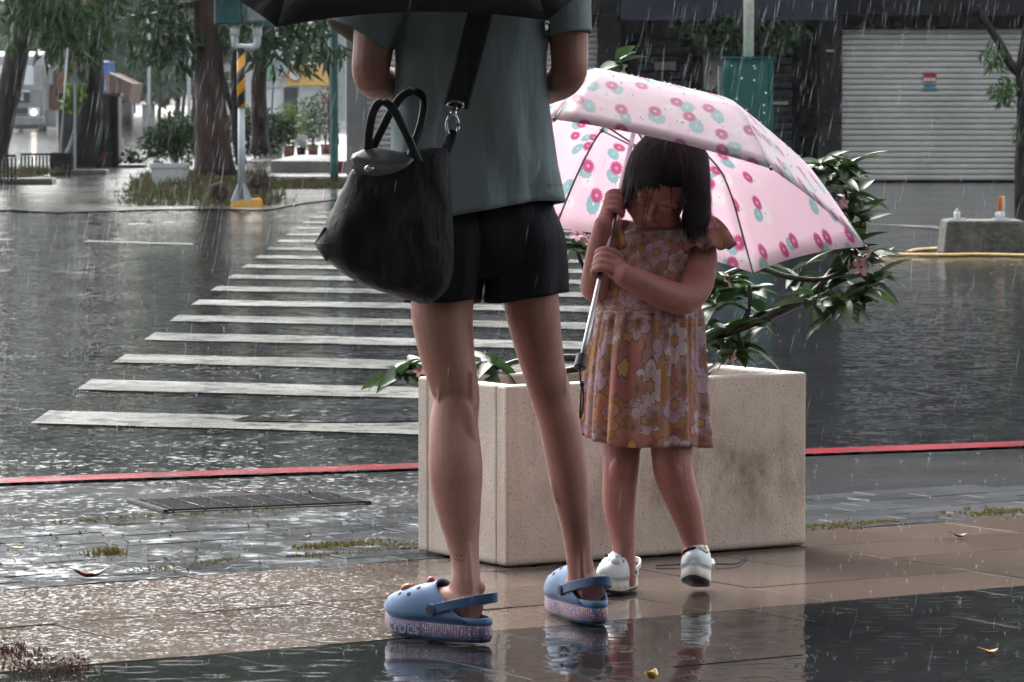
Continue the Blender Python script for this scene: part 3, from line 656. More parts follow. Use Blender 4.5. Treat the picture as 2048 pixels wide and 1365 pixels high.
# pots
def pot(name, label, x0, x1, ytop, ybot, mat, cat='plant pot', taper=.8, rim=True, dz=None, rnd=True, group=None):
    b = G((x0 + x1) / 2, ybot); s = b[1] / F; w = (x1 - x0) * s / 2; h = (ybot - ytop) * s
    t = root(name, b + A(0, w, .0), label, cat, group); m_ = 24 if rnd else 4; off = 0 if rnd else math.pi / 4; k = 1 if rnd else math.sqrt(2)
    th = np.linspace(0, 2 * math.pi, m_, endpoint=False) + off; dd = dz or w
    def ring(f, z): return np.c_[b[0] + np.cos(th) * w * f * k, b[1] + w + np.sin(th) * dd * f * k, np.full(m_, b[2] + z)]
    obj('pot_body', loft([ring(taper, .015), ring(1 * .96, h * .88), ring(.86, h * .9)], True, True, True), mat, t, rnd)
    if rim: obj('rim', loft([ring(.95, h * .86), ring(1.03, h * .87), ring(1.03, h), ring(.9, h), ring(.9, h * .9)], True, False, False), mat, t)
    obj('soil', loft([ring(.89, h * .89), ring(.89, h * .93)], True, True, True), M['soil'], t); return t, b + A(0, w, h)
M['whitepot'] = plain('weathered_white_pot', (.55, .58, .56), .5, c2=(.3, .33, .31), sc=8)
M['terra'] = plain('terracotta', (.25, .085, .055), .6, sc=10); M['redpot'] = plain('red_plastic', (.36, .02, .03), .3)
M['stonepot'] = plain('pale_stone_pot', (.45, .45, .42), .6, c2=(.28, .28, .26), sc=9)
pot('square_pot', 'square weathered white pot left of the thick tree trunk', 300, 374, 328, 390, M['whitepot'], rnd=False)
_, tb = pot('trough_planter', 'pale rectangular trough planter behind the signal pole', 510, 568, 285, 318, M['stonepot'], rnd=False, dz=.2)
shrub('young_plant', 'young plant with a stake growing in the pale trough planter', tb, [tb + A(-.06, 0, .12), tb + A(.1, 0, .08), tb + A(0, 0, .05)], [.08, .06, .08], 120, .06, M['leaf_b'], 110)
tag(obj('plant_stake', tube([tb + A(0, .02, -.02), tb + A(.02, .02, .4), tb + A(.05, .02, .95)], .014, 6, 2), M['bark_red'], loc=tb), 'thin reddish stake standing in the pale trough planter', 'stake')
for i, (x0, x1, yt, yb, lab, hgt, mat) in enumerate([(565, 590, 292, 316, 'leftmost small terracotta pot in the row of potted plants', .75, 'leaf_b'), (592, 612, 295, 314, 'dark small pot between the terracotta pots', .5, 'leaf_b'), (614, 637, 290, 312, 'middle terracotta pot in the row of potted plants', .9, 'leaf'), (640, 662, 289, 310, 'right terracotta pot beside the green post', 1.0, 'leaf')]):
    _, tb = pot('flower_pot', lab, x0, x1, yt, yb, M['terra'] if i != 1 else M['rock'], group='row of flower pots')
    cs = [tb + A(.12 * math.sin(j * 2.4), .1 * math.cos(j * 2.4), hgt * (.2 + .8 * j / 6)) for j in range(7)]
    shrub('potted_plant', ['yellow-green bushy plant growing in the leftmost terracotta pot', 'low plant with white flowers growing in the dark pot', 'tall green plant growing in the middle terracotta pot', 'tall plant with reddish leaves in the pot beside the green post'][i], tb, cs, [.17, .2, .2, .2, .18, .14, .1], 520, .1, leafmat('pot_leaf%d' % i, *[((.10, .16, .03), (.05, .10, .025)), ((.05, .10, .04), (.03, .06, .03)), ((.05, .11, .04), (.025, .06, .025)), ((.14, .04, .04), (.04, .08, .03))][i], 5), 120 + i)
pot('red_pot', 'small red plastic pot standing on the concrete step', 657, 686, 324, 349, M['redpot'], rnd=False)
fw = obj('white_flowers', leaves(pxs([(603, 278), (598, 284), (608, 282)], 72), [.07, .06, .06], 130, .06, 130, 0, .9), plain('white_petal', (.8, .8, .78), .5), loc=P(603, 282, 72)); tag(fw, 'small white flowers above the dark pot', 'flowers')
# steps, lawn strip
M['pale_conc'] = wet('wet_pale_concrete', (.36, .36, .34), (.26, .26, .25), 5, amp=.1, rough=.16, s1=10)
for nm, lab, x0, x1, yt, yb, dep in (('concrete_step', 'upper pale concrete step in front of the potted plants', 541, 700, 322, 346, 6), ('concrete_kerb', 'low pale concrete kerb along the grass strip', 500, 700, 352, 366, 1.5)):
    a, b = G(x0, yb), G(x1, yb); h = (yb - yt) * a[1] / F
    o = obj(nm, bx(a[0], b[0], a[1], a[1] + dep, 0, h), M['pale_conc'], loc=a); bevel(o, .02); tag(o, lab, 'step' if dep > 2 else 'kerb')
a, b = G(540, 380), G(700, 380); c = G(540, 367)
gp_ = np.c_[np.random.default_rng(8).uniform(a[0], b[0], 900), np.random.default_rng(9).uniform(a[1], c[1], 900), np.full(900, .012)]
tag(obj('grass_strip', blades(gp_, .07, 10, 3, .008), M['grass']), 'narrow strip of wet grass before the concrete kerb', 'grass', kind='stuff')

# green cabinet and cream lamp post
CY_ = 36.0
M['cab_green'] = plain('green_cabinet_paint', (.012, .12, .10), .18, sc=3, c2=(.012, .09, .08))
t = NT('green_front_panel'); p_ = t.geo(); k = t.mix(t.rng(t.noise(p_, 5, 3), .3, .7), (.02, .12, .11), (.03, .09, .085))
vv = t.vor(p_, 19.0); sel_ = t.m('MULTIPLY', t.m('LESS_THAN', vv.outputs['Distance'], 0.16), t.m('GREATER_THAN', t.v('DOT_PRODUCT', vv.outputs['Color'], (.5, .5, 0)), .62))
k = t.mix(sel_, k, (.85, .9, .88)); M['cab_front'] = t.done(t.bsdf(k, .2))  # scattered white spots mixed into the panel colour
xa, xb = P(1450, 200, CY_)[0], P(1547, 200, CY_)[0]; zt = P(0, 118, CY_)[2]
cb = root('signal_cabinet', ((xa + xb) / 2, CY_, 0), 'dark green roadside cabinet spotted with white under the cream post', 'cabinet')
o = obj('cabinet_body', bx(xa, xb, CY_ + .003, CY_ + .35, .12, zt), M['cab_green'], cb); bevel(o, .012)
obj('front_panel', bx(xa + .05, xb - .05, CY_ - .006, CY_ + .002, .2, zt - .05), M['cab_front'], cb)
for xx in (xa + .02, xb - .02): obj('frame_rail', bx(xx - .018, xx + .018, CY_ - .014, CY_ + .002, .14, zt - .01), M['cab_green'], cb)
obj('lid', bx(xa - .02, xb + .02, CY_ - .03, CY_ + .38, zt + .002, zt + .02), M['cab_green'], cb)
obj('side_duct', bx(xa - .055, xa - .004, CY_ + .04, CY_ + .2, .1, zt - .06), plain('blue_grey_duct', (.13, .18, .21), .4), cb)
obj('plinth', bx(xa - .04, xb + .04, CY_ - .04, CY_ + .4, 0, .118), M['conc_dark'], cb)
lp = obj('lamp_post', tube([P(1497, 115, CY_ + .17) + A(0, 0, z) for z in (-.02, 1.5, 3.0, 5.0)], .047, 16, 2), plain('cream_post', (.68, .66, .58), .35), smooth=True, loc=P(1497, 115, CY_ + .17)); tag(lp, 'cream lamp post rising from the green cabinet', 'lamp post')

# concrete block with two fittings, and the rope on the road
b0 = G(1886, 511); s = b0[1] / F; w = 172 * s
blk = obj('concrete_block', box((b0[0] + w / 2, b0[1] + .22, .115), (w, .44, .23), 0, .9), plain('mossy_concrete', (.13, .12, .10), .7, c2=(.035, .035, .028), sc=9, bump=.8, bsc=25, bd=.02), loc=(b0[0] + w / 2, b0[1] + .22, 0)); bevel(blk, .015); tag(blk, 'low mossy concrete block on the road at the right', 'concrete block')
M['zinc'] = plain('pale_zinc', (.6, .62, .62), .35, sc=30)
def fit(x, label, flame):
    c = A(P(x, 440, b0[1] + .15)[0], b0[1] + .15, .231); f = root('post_socket', c, label, 'fitting')
    obj('base_plate', box(c + A(0, 0, .004), (.12, .1, .008)), M['zinc'], f); obj('socket', tube([c + A(0, 0, .008), c + A(0, 0, .055)], .021, 12, 1), M['zinc'], f, True)
    if flame:
        obj('socket', tube([c + A(-.028, .01, .008), c + A(-.028, .01, .05)], .012, 10, 1), M['zinc'], f, True)
        for dx, cc in ((-.012, (.55, .06, .02)), (.0, (.75, .35, .03)), (.012, (.7, .62, .45))):
            obj('marker_blade', ellipsoid(c + A(dx, 0, .105), (.011, .008, .055), m=10, n=8), plain('marker', cc, .4), f, True)
    else: obj('bolt', tube([c + A(0, 0, .055), c + A(0, 0, .075)], .009, 8, 1), M['zinc'], f, True)
fit(1914, 'plain zinc bolt fitting on the left of the concrete block', False); fit(2003, 'zinc fitting with a red and yellow marker on the concrete block', True)
rp = [G(x, y) + A(0, 0, .012) for x, y in ((1752, 512), (1800, 513), (1850, 514), (1900, 514), (1960, 513), (2060, 515))]
M['rope'] = plain('orange_rope', (.55, .30, .10), .5, sc=30, c2=(.6, .5, .2))
tag(obj('rope', tube(rp, .011, 6, 6), M['rope'], smooth=True, loc=rp[0]), 'long orange yellow rope lying on the wet road before the concrete block', 'rope')
rp = [G(x, y) + A(0, 0, .012) for x, y in ((1814, 508), (1830, 504), (1860, 502), (1884, 500))]
tag(obj('rope', tube(rp, .012, 6, 6), M['rope'], smooth=True, loc=rp[0]), 'short orange rope end left of the concrete block', 'rope')

# left: planter kerbs, railing panels, cabinet, pole, hazard board
M['kerb'] = wet('wet_kerb_stone', (.12, .115, .105), (.08, .078, .07), 12, amp=.1, rough=.2, s1=14)
for nm, lab, x0, x1, yb, hp, dep in (('kerb', 'low dark kerb of the planting bed at the left edge', -60, 104, 371, 14, .5), ('kerb', 'curved dark kerb in front of the grey utility cabinet', 140, 212, 352, 12, .5), ('kerb', 'short low kerb right of the grey utility cabinet', 236, 290, 338, 9, .4)):
    a, b = G(x0, yb), G(x1, yb); s = a[1] / F
    o = obj(nm, bx(a[0], b[0], a[1], a[1] + dep, 0, hp * s), M['kerb'], loc=a); bevel(o, .02); tag(o, lab, 'kerb')
a = G(121, 352); s = a[1] / F
o = obj('concrete_pillar', bx(a[0] - 20 * s, a[0] + 21 * s, a[1], a[1] + .4, 0, 46 * s), M['conc_dark'], loc=a); bevel(o, .015); tag(o, 'short dark concrete pillar at the end of the black railing', 'pillar')
M['rail'] = plain('black_rail', (.01, .01, .01), .35)
for x0, x1, yt, yb, lab in ((-20, 31, 313, 372, 'black slatted railing panel cut by the left edge'), (43, 101, 310, 346, 'black slatted railing panel beside the short concrete pillar')):
    a = G((x0 + x1) / 2, yb); s = a[1] / F; rt = root('railing', a, lab, 'railing'); h = (yb - yt) * s
    n = int((x1 - x0) / 7)
    for i in range(n + 1):
        xx = a[0] + ((x0 - (x0 + x1) / 2) + (x1 - x0) * i / n) * s; obj('baluster', bx(xx - .012, xx + .012, a[1], a[1] + .02, .04, h - .02), M['rail'], rt)
    for z in (.02, h - .01): obj('rail', bx(a[0] - (x1 - x0) / 2 * s - .01, a[0] + (x1 - x0) / 2 * s + .01, a[1] - .004, a[1] + .024, z, z + .03), M['rail'], rt)
gb = np.c_[np.random.default_rng(18).uniform(G(0, 340)[0], G(200, 340)[0], 700), np.random.default_rng(19).uniform(50.5, 56, 700), np.full(700, .05)]
tag(obj('bed_grass', blades(gb, .09, 20, 3, .01), M['grass']), 'wet grass in the planting bed behind the kerb', 'grass', kind='stuff')
KY = 61.9; M['cabgrey'] = plain('dark_grey_cabinet', (.05, .055, .052), .45, sc=3)
xa, xb = P(116, 200, KY)[0], P(237, 200, KY)[0]; zt = P(0, 192, KY)[2]
ck = root('utility_cabinet', ((xa + xb) / 2, KY, 0), 'dark grey utility cabinet with louvre slots behind the dark tree trunk', 'cabinet')
o = obj('cabinet_body', bx(xa, xb, KY, KY + .5, 0, zt), M['cabgrey'], ck); bevel(o, .015); obj('top_lid', bx(xa - .03, xb + .03, KY - .03, KY + .53, zt + .002, zt + .04), M['cabgrey'], ck)
for i in range(9):
    xx = P(190 + i * 4.4, 200, KY)[0]; obj('louvre', bx(xx - .006, xx + .006, KY - .008, KY - .001, P(0, 278, KY)[2], P(0, 205, KY)[2]), M['conc'], ck)
obj('end_post', bx(xb - .12, xb - .02, KY - .04, KY - .002, 0, zt - .02), M['conc_dark'], ck)
hz = root('hazard_board', G(197, 331), 'orange and black striped hazard board leaning on the grey cabinet', 'hazard board')
hx = [P(x, 320, KY - .25)[0] for x in (176, 187, 197, 208, 217)]; z0, z1 = P(0, 328, KY - .25)[2], P(0, 305, KY - .25)[2]
for i in range(4):
    d_ = .06; V = [(hx[i] - d_, KY - .25, z0), (hx[i + 1] - d_, KY - .25, z0), (hx[i + 1] + d_, KY - .22, z1), (hx[i] + d_, KY - .22, z1)]
    o = obj('stripe_panel', (V, [[0, 1, 2, 3]]), plain('hazard_orange', (.55, .10, .03), .5) if i % 2 == 0 else M['blk'], hz); solid(o, .01)
wp = obj('white_pole', tube([G(121, 320) * A(1, 1, 0), P(121, 300, 56), P(135, 98, 56)], .016, 8, 3), plain('white_pole', (.7, .7, .7), .4), smooth=True, loc=G(121, 320)); tag(wp, 'thin white leaning pole beside the dark tree trunk', 'pole')
sgn = root('street_sign', P(149, 165, 60.5), 'small blue and grey street sign beside the dark tree trunk', 'sign')
for y0, y1, cc, nm in ((100, 113, (.02, .16, .42), 'blue_band'), (113.5, 136, (.55, .36, .2), 'orange_band'), (136.5, 168, (.4, .42, .43), 'grey_band')):
    obj(nm, bx(P(139, 0, 60.5)[0], P(160, 0, 60.5)[0], 60.5, 60.53, P(0, y1, 60.5)[2], P(0, y0, 60.5)[2]), plain('sign_' + nm, cc, .4), sgn)
obj('sign_post', tube([P(150, 300, 60.56) * A(1, 1, 0), P(150, 102, 60.56)], .02, 8, 1), M['galv'], sgn)
# ------------------------------------------------------------------ far traffic and shops
TY = 134.0
def tz(y, Y=TY): return P(1024, y, Y)[2]
def tx(x, Y=TY): return P(x, 200, Y)[0]
M['silver'] = plain('silver_truck_paint', (.22, .225, .23), .35, sc=2); M['glass'] = plain('windscreen', (.55, .60, .60), .08, sc=1); M['darkplastic'] = plain('dark_plastic', (.02, .022, .024), .4)
M['chrome'] = plain('chrome_trim', (.7, .7, .7), .2, metal=.8); M['rust'] = plain('red_brown_steel', (.20, .07, .05), .5, c2=(.12, .06, .05), sc=4)
t = NT('lit_headlamp'); e = t.n('ShaderNodeEmission'); e.inputs[0].default_value = (1, .82, .6, 1); e.inputs[1].default_value = 4.0; M['lamp_on'] = t.done(e.outputs[0])
trk = root('truck', (tx(28), TY + 2, 0), 'silver truck cab with a lit headlight behind the leaning grey trunk', 'truck')
x0, x1 = tx(-46), tx(86)
prof = [(0.0, tz(244)), (-.06, tz(215)), (-.04, tz(180)), (.02, tz(170)), (.28, tz(128)), (.45, tz(112)), (.75, tz(104)), (2.0, tz(102)), (2.0, tz(244))]
R = [[(xx, TY + a, z) for a, z in prof] for xx in (x0, x1)]
o = obj('cab', loft(np.array(R)), M['silver'], trk); bevel(o, .06, 3)
obj('windscreen', ([(x0 + .18, TY + .0, tz(170)), (x1 - .3, TY + .0, tz(170)), (x1 - .34, TY + .24, tz(131)), (x0 + .2, TY + .24, tz(131))], [[0, 1, 2, 3]]), M['glass'], trk)
gr = obj('grille', bx(tx(-14), tx(60), TY - .10, TY - .05, tz(205), tz(185)), M['darkplastic'], trk)
obj('grille_trim', bx(tx(-15), tx(61), TY - .12, TY - .06, tz(184.6), tz(181)), M['chrome'], trk)
V, Fc = text_vf('MAN', .36, .004); V = np.c_[V[:, 0] + tx(24), TY - .105 - V[:, 2], V[:, 1] + tz(195)]; obj('lettering', (V, Fc), M['chrome'], gr)
obj('lower_grille', bx(tx(-14), tx(56), TY - .10, TY - .05, tz(227), tz(216)), M['darkplastic'], trk)
o = obj('bumper', bx(x0 - .05, x1 + .05, TY - .18, TY + .5, tz(252), tz(233)), M['silver'], trk); bevel(o, .06)
obj('lower_valance', bx(x0 + .1, x1 - .05, TY - .15, TY + .4, tz(258), tz(252) - .003), M['darkplastic'], trk)
for xc, on in ((tx(68), True), (tx(-28), False)):
    h = obj('headlight', bx(xc - .2, xc + .2, TY - .14, TY - .04, tz(233), tz(215)), M['glass'], trk); bevel(h, .04)
    obj('lamp', ellipsoid((xc, TY - .15, tz(225)), (.09, .05, .09)), M['lamp_on'] if on else M['chrome'], h, True)
for sx_ in (x0 - .2, x1 + .2):
    mr = obj('mirror', bx(sx_ - .1, sx_ + .1, TY + .1, TY + .3, tz(170), tz(132)), M['silver'], trk); bevel(mr, .03)
    obj('mirror_arm', bx(min(sx_, x1 - .02 if sx_ > 0 else sx_), max(sx_, sx_), TY + .18, TY + .22, tz(135), tz(133)) if False else box((sx_ * .98 + x1 * .0 + (-.0), TY + .35, tz(150)), (.08, .3, .06)), M['darkplastic'], trk)
obj('side_step', bx(x1 - .05, x1 + .35, TY + .6, TY + 2, tz(255), tz(222)), M['silver'], trk)
obj('roof_light', ellipsoid((tx(70), TY + .6, tz(102)), (.1, .1, .07)), plain('white_light', (.8, .8, .8), .3), trk, True)
obj('trailer_body', bx(tx(-30), tx(128), TY + 2.3, TY + 9, tz(235), tz(140)), M['rust'], trk)
obj('trailer_frame', bx(tx(96), tx(133), TY + 2.2, TY + 2.28, tz(190), tz(136)), M['rust'], trk)
def wheel(x, Y, parent, r=.5, w=.3):
    tt = obj('wheel', tube([A(x - w / 2, Y, r), A(x + w / 2, Y, r)], r, 20, 1), M['darkplastic'], parent, True)
    obj('rim', tube([A(x - w / 2 - .01, Y, r), A(x + w / 2 + .01, Y, r)], r * .55, 14, 1), M['silver'], tt, True)
for xx in (tx(-30), tx(76)): wheel(xx, TY + 1.0, trk)
wheel(tx(100), TY + 6, trk)
UY = 150.0
tk2 = root('tipper_truck', (P(230, 250, UY)[0], UY, 0), 'brown tipper truck with blue cab seen behind the dark tree trunk', 'truck')
M['blue'] = plain('blue_cab_paint', (.03, .13, .38), .35, sc=2)
xx = lambda x: P(x, 200, UY)[0]; zz = lambda y: P(1024, y, UY)[2]
o = obj('cab', bx(xx(118), xx(212), UY + 1.6, UY + 3.5, zz(235), zz(122)), M['blue'], tk2); bevel(o, .08)
obj('cab_window', bx(xx(202), xx(212.5), UY + 1.4, UY + 1.58, zz(180), zz(150)), M['glass'], tk2)
prof = [(xx(222), zz(206)), (xx(264), zz(208)), (xx(271), zz(168)), (xx(228), zz(147)), (xx(216), zz(152))]
o = obj('tipper_body', loft(np.array([[(a, UY + d_, z) for a, z in prof] for d_ in (-1.2, 3.0)])), plain('brown_tipper', (.22, .13, .10), .5, c2=(.14, .08, .06), sc=4), tk2)
obj('body_rail', tube([A(xx(226), UY - 1.25, zz(147)), A(xx(271), UY - 1.25, zz(168))], .05, 8, 1), M['chrome'], tk2)
for i_ in range(6): obj('body_rib', bx(xx(226 + i_ * 7.5), xx(228.5 + i_ * 7.5), UY - 1.32, UY - 1.205, zz(205), zz(153 + i_ * 3.4)), M['rust'], tk2)
obj('mud_guard', bx(xx(242), xx(266), UY - 1.3, UY + .2, zz(218), zz(212)), M['whitepot'], tk2)
obj('chassis', bx(xx(205), xx(262), UY - .9, UY + 2.0, zz(228), zz(210)), M['darkplastic'], tk2)
for q_ in (248, 262): wheel(xx(q_), UY - .9, tk2, .55, .26)
wheel(xx(180), UY - .9, tk2, .55, .26)
# white roadside cabinet and far poles
a = G(296, 252); s = a[1] / F
rc = root('roadside_cabinet', a, 'small white roadside cabinet far down the avenue', 'cabinet')
o = obj('cabinet_body', bx(a[0] - 12 * s, a[0] + 12 * s, a[1], a[1] + .6, 0, 41 * s), M['whitepot'], rc); obj('door_line', bx(a[0] - .01, a[0] + .01, a[1] - .01, a[1] - .002, .1, 38 * s), M['conc'], rc); obj('cabinet_cap', bx(a[0] - 13 * s, a[0] + 13 * s, a[1] - .05, a[1] + .65, 41 * s + .002, 42.5 * s), M['whitepot'], rc)
for x, yt, Yp, lab in ((298, 140, 120, 'thin grey street pole above the white roadside cabinet'), (378, 160, 110, 'thin pale pole between the avenue and the thick tree trunk')):
    b = P(x, 250, Yp) * A(1, 1, 0); tag(obj('street_pole', tube([b, P(x, yt, Yp), P(x, yt - 120, Yp)], .05, 8, 2), M['galv'], smooth=True, loc=b), lab, 'pole')
# shop row with the yellow sign
WY = 160.0
wx = lambda x: P(x, 200, WY)[0]; wz = lambda y: P(1024, y, WY)[2]
shp = root('white_shop', (wx(620), WY, 0), 'white shop with a yellow sign far behind the potted plants', 'building')
M['offwhite'] = plain('white_wall', (.74, .75, .75), .6, sc=.8, var=.1); M['yellow'] = plain('yellow_sign', (.75, .45, .10), .5, var=.05, sc=1); M['signred'] = plain('sign_red', (.5, .08, .06), .5); M['signblue'] = plain('sign_blue', (.25, .45, .62), .5); M['signgreen'] = plain('sign_green', (.22, .48, .36), .5)
obj('wall', bx(wx(430), wx(760), WY, WY + 8, 0, wz(75)), M['offwhite'], shp)
obj('parapet', bx(wx(425), wx(765), WY - .2, WY + 8.2, wz(75) + .003, wz(66)), M['offwhite'], shp)
ys_ = WY - .3
obj('yellow_sign', bx(wx(574), wx(672), ys_, WY - .002, wz(172), wz(128)), M['yellow'], shp)
V, Fc = tube([A(wx(591), ys_ - .06, wz(149)), A(wx(591), ys_ - .005, wz(149))], .29, 28, 1); obj('round_emblem_ring', (V, Fc), M['signred'], shp)
V, Fc = tube([A(wx(591), ys_ - .10, wz(149)), A(wx(591), ys_ - .062, wz(149))], .235, 28, 1); obj('round_emblem', (V, Fc), M['whitest'], shp)
obj('green_sign', bx(wx(524), wx(548), ys_, WY - .002, wz(158), wz(118)), M['signgreen'], shp)
bs = obj('blue_sign', bx(wx(556), wx(573), ys_, WY - .002, wz(150), wz(116)), M['whitest'], shp)
for i in range(3): obj('blue_letter_column', bx(wx(558.5 + i * 4.5), wx(561.5 + i * 4.5), ys_ - .03, ys_ - .002, wz(146), wz(122)), M['signblue'], bs)
for a_, b_, c_, d_ in ((568, 596, 175, 232), (602, 640, 178, 232), (528, 560, 158, 176)):
    w_ = obj('window', bx(wx(a_), wx(b_), WY - .1, WY - .003, wz(d_), wz(c_)), M['darkplastic'] if a_ == 568 else M['glass'], shp)
    obj('frame', bx(wx(a_) - .05, wx(b_) + .05, WY - .16, WY - .102, wz(c_), wz(c_) + .12), M['offwhite'], w_)
for i in range(9): obj('rooftop_rail', bx(wx(560 + i * 14), wx(561.5 + i * 14), WY - .1, WY, wz(66), wz(40)), M['galv'], shp)
obj('roof_board', bx(wx(560), wx(690), WY + .5, WY + .7, wz(62), wz(36)), M['offwhite'], shp)
# ------------------------------------------------------------------ people
def skin(name, c, c2, rough=0.42):
    t = NT(name); at = t.n('ShaderNodeVertexColor', layer_name='tint'); p = t.geo()
    k = t.mix(t.rng(t.noise(p, 18, 4, .6), .3, .7), c, c2); k = t.mix(t.rng(t.noise(p, 55, 4, .7), .45, .7, 0, .4), k, tuple(x * y for x, y in zip(c2, (.86, .72, .70)))); k = t.mix(1.0, k, at.outputs[0], 'MULTIPLY')
    return t.done(t.bsdf(k, t.rng(t.noise(p, 60, 2), .3, .7, rough, rough + .15), t.bump(t.noise(p, 500, 2), .12, .002), Subsurface_Weight=0.12, Subsurface_Radius=(0.02, 0.008, 0.005)))
M['skin_w'] = skin('skin_woman', (0.445, 0.222, 0.17), (0.375, 0.18, 0.137)); M['skin_c'] = skin('skin_child', (0.47, 0.215, 0.18), (0.40, 0.17, 0.142))
def hairmat():
    t = NT('black_hair'); p = t.geo(); f = t.noise(t.v('MULTIPLY', p, (1, 1, .2)), 120, 2)
    return t.done(t.bsdf(t.mix(f, (.006, .0045, .004), (.014, .010, .009)), .45, None, spec=.3))
M['hair'] = hairmat()

def grip(S, a, q, turn, pitch, rf, rs_, scale=1.0, wrist=None, wr=0.02):
    """a hand closed round a rod: S point on the rod, a rod direction, q towards the palm, turn = sense of the finger wrap"""
    a = nrm(a); q = nrm(np.asarray(q, float) - a * (np.asarray(q, float) @ a)); b = np.cross(a, q) * turn
    parts = []; rr = rs_ + rf * 1.02
    lens = [0.92, 1.0, 0.97, 0.82]
    for i in range(4):
        c = S + a * (1.5 - i) * pitch
        end = 235 * lens[i]
        ph = [(-30, 1.9), (10, 1.55), (60, 1.32), (110, 1.12), (160, 1.03), (end, 1.0)]
        pts = [(c + (q * math.cos(math.radians(p_)) + b * math.sin(math.radians(p_))) * rr * k_, rf * (1.08 - .035 * j)) for j, (p_, k_) in enumerate(ph)]
        parts.append(limb([(p_, r_, r_) for p_, r_ in pts], a, 10, 3, True, True))
    # palm: flattened block behind the rod on the q side, reaching back to the wrist
    pc = S + q * (rr + rf * .55) - b * rf * 1.2
    parts.append(ellipsoid(pc, (pitch * 2.15, rf * 2.5, rf * 1.35), [a, b, q], 16, 12))
    # thumb leaves the side of the palm near its base and closes over the other way
    base = pc + a * pitch * 1.2 - b * rf * 2.2
    th = [base, S + a * pitch * 1.9 + q * rr * .55 - b * rr * 1.1, S + a * pitch * 2.3 - b * rr * 1.15 - q * rr * .25, S + a * pitch * 2.2 - q * rr * 1.05 - b * rr * .3]
    parts.append(limb([(p_, r_, r_) for p_, r_ in zip(th, (rf * 1.3, rf * 1.2, rf * 1.08, rf * .92))], a, 10, 3, True, True))
    if wrist is not None:
        parts.append(limb([(pc, wr * 1.0, wr * .9), ((pc * .5 + wrist * .5), wr * 1.0, wr * .85), (wrist, wr, wr * .9)], a, 12, 3))
    return parts

# ---- woman
WY0 = 7.76
def W(x, y, d=0.0): return P(x, y, WY0 + d)
sw = WY0 / F
def L(lst): return [(W(x, y, d), rx * sw, ry * sw) for x, y, rx, ry, d in lst]
heelL = A(-0.060, 7.625, 0); dirL = nrm(A(-.755, .655, 0)); heelR = A(0.164, 7.90, 0); dirR = nrm(A(-.33, .944, 0))
parts = []
parts.append(limb(L([(935, 430, 62, 70, 0), (902, 520, 62, 70, 0), (884, 610, 63, 68, -.01), (893, 700, 56, 60, -.02), (906, 760, 50, 53, -.025), (913, 800, 46.5, 50, -.028), (908, 850, 48.5, 53, -.042), (911, 930, 54, 56, -.062), (915, 1000, 48, 49, -.068), (925, 1080, 34, 38, -.075), (931, 1130, 28, 33, -.085), (932, 1178, 31, 36, -.092), (936, 1222, 29, 38, -.1)]), (1, 0, 0), 24, 6))
parts.append(limb(L([(1030, 430, 60, 70, .02), (1050, 520, 60, 70, .03), (1063, 610, 56, 64, .05), (1075, 680, 50, 56, .075), (1088, 740, 44, 49, .09), (1102, 790, 43, 46, .10), (1119, 850, 42, 48, .10), (1133, 930, 41, 50, .115), (1143, 1000, 36, 43, .13), (1152, 1060, 30, 36, .16), (1159, 1120, 27, 32, .18), (1165, 1165, 30, 35, .195), (1167, 1205, 27, 34, .20)]), (1, 0, 0), 24, 6))
for x, y, d, rx in ((891, 915, -.074, 24), (932, 905, -.075, 24), (1117, 915, .103, 20), (1146, 908, .103, 20)): parts.append(ellipsoid(W(x, y, d), (rx * sw, .018, .095)))
# hamstring tendons, ankle bones and heels
for x, y, d, r in ((880, 792, -.062, 6), (942, 790, -.062, 6), (1078, 788, .070, 6), (1128, 786, .070, 6)):
    parts.append(limb([(W(x, y - 45, d + .006), r * sw, r * sw), (W(x, y, d), r * sw, r * sw), (W(x + 1, y + 30, d + .008), r * .6 * sw, r * .6 * sw)], (1, 0, 0), 8, 4, True, True))
parts.append(limb([(W(1160, 1070, .138), .006, .006), (W(1163, 1130, .150), .0065, .007), (W(1167, 1190, .163), .009, .008)], (1, 0, 0), 8, 4))
parts.append(limb([(W(936, 1090, -.106), .006, .006), (W(939, 1140, -.116), .0065, .007), (W(942, 1192, -.122), .009, .008)], (1, 0, 0), 8, 4))
for x, y, d in ((905, 1180, -.085), (960, 1176, -.1), (1140, 1168, .195), (1191, 1163, .195)): parts.append(ellipsoid(W(x, y, d), (.011, .013, .013)))
for h, dr in ((heelL, dirL), (heelR, dirR)):
    lt = np.cross([0, 0, 1], dr)
    parts.append(limb([(h + dr * .012 + A(0, 0, .062), .024, .024), (h + dr * .05 + A(0, 0, .072), .027, .032), (h + dr * .11 + A(0, 0, .07), .031, .030), (h + dr * .17 + A(0, 0, .058), .036, .02), (h + dr * .215 + A(0, 0, .053), .028, .014)], lt, 16, 4))
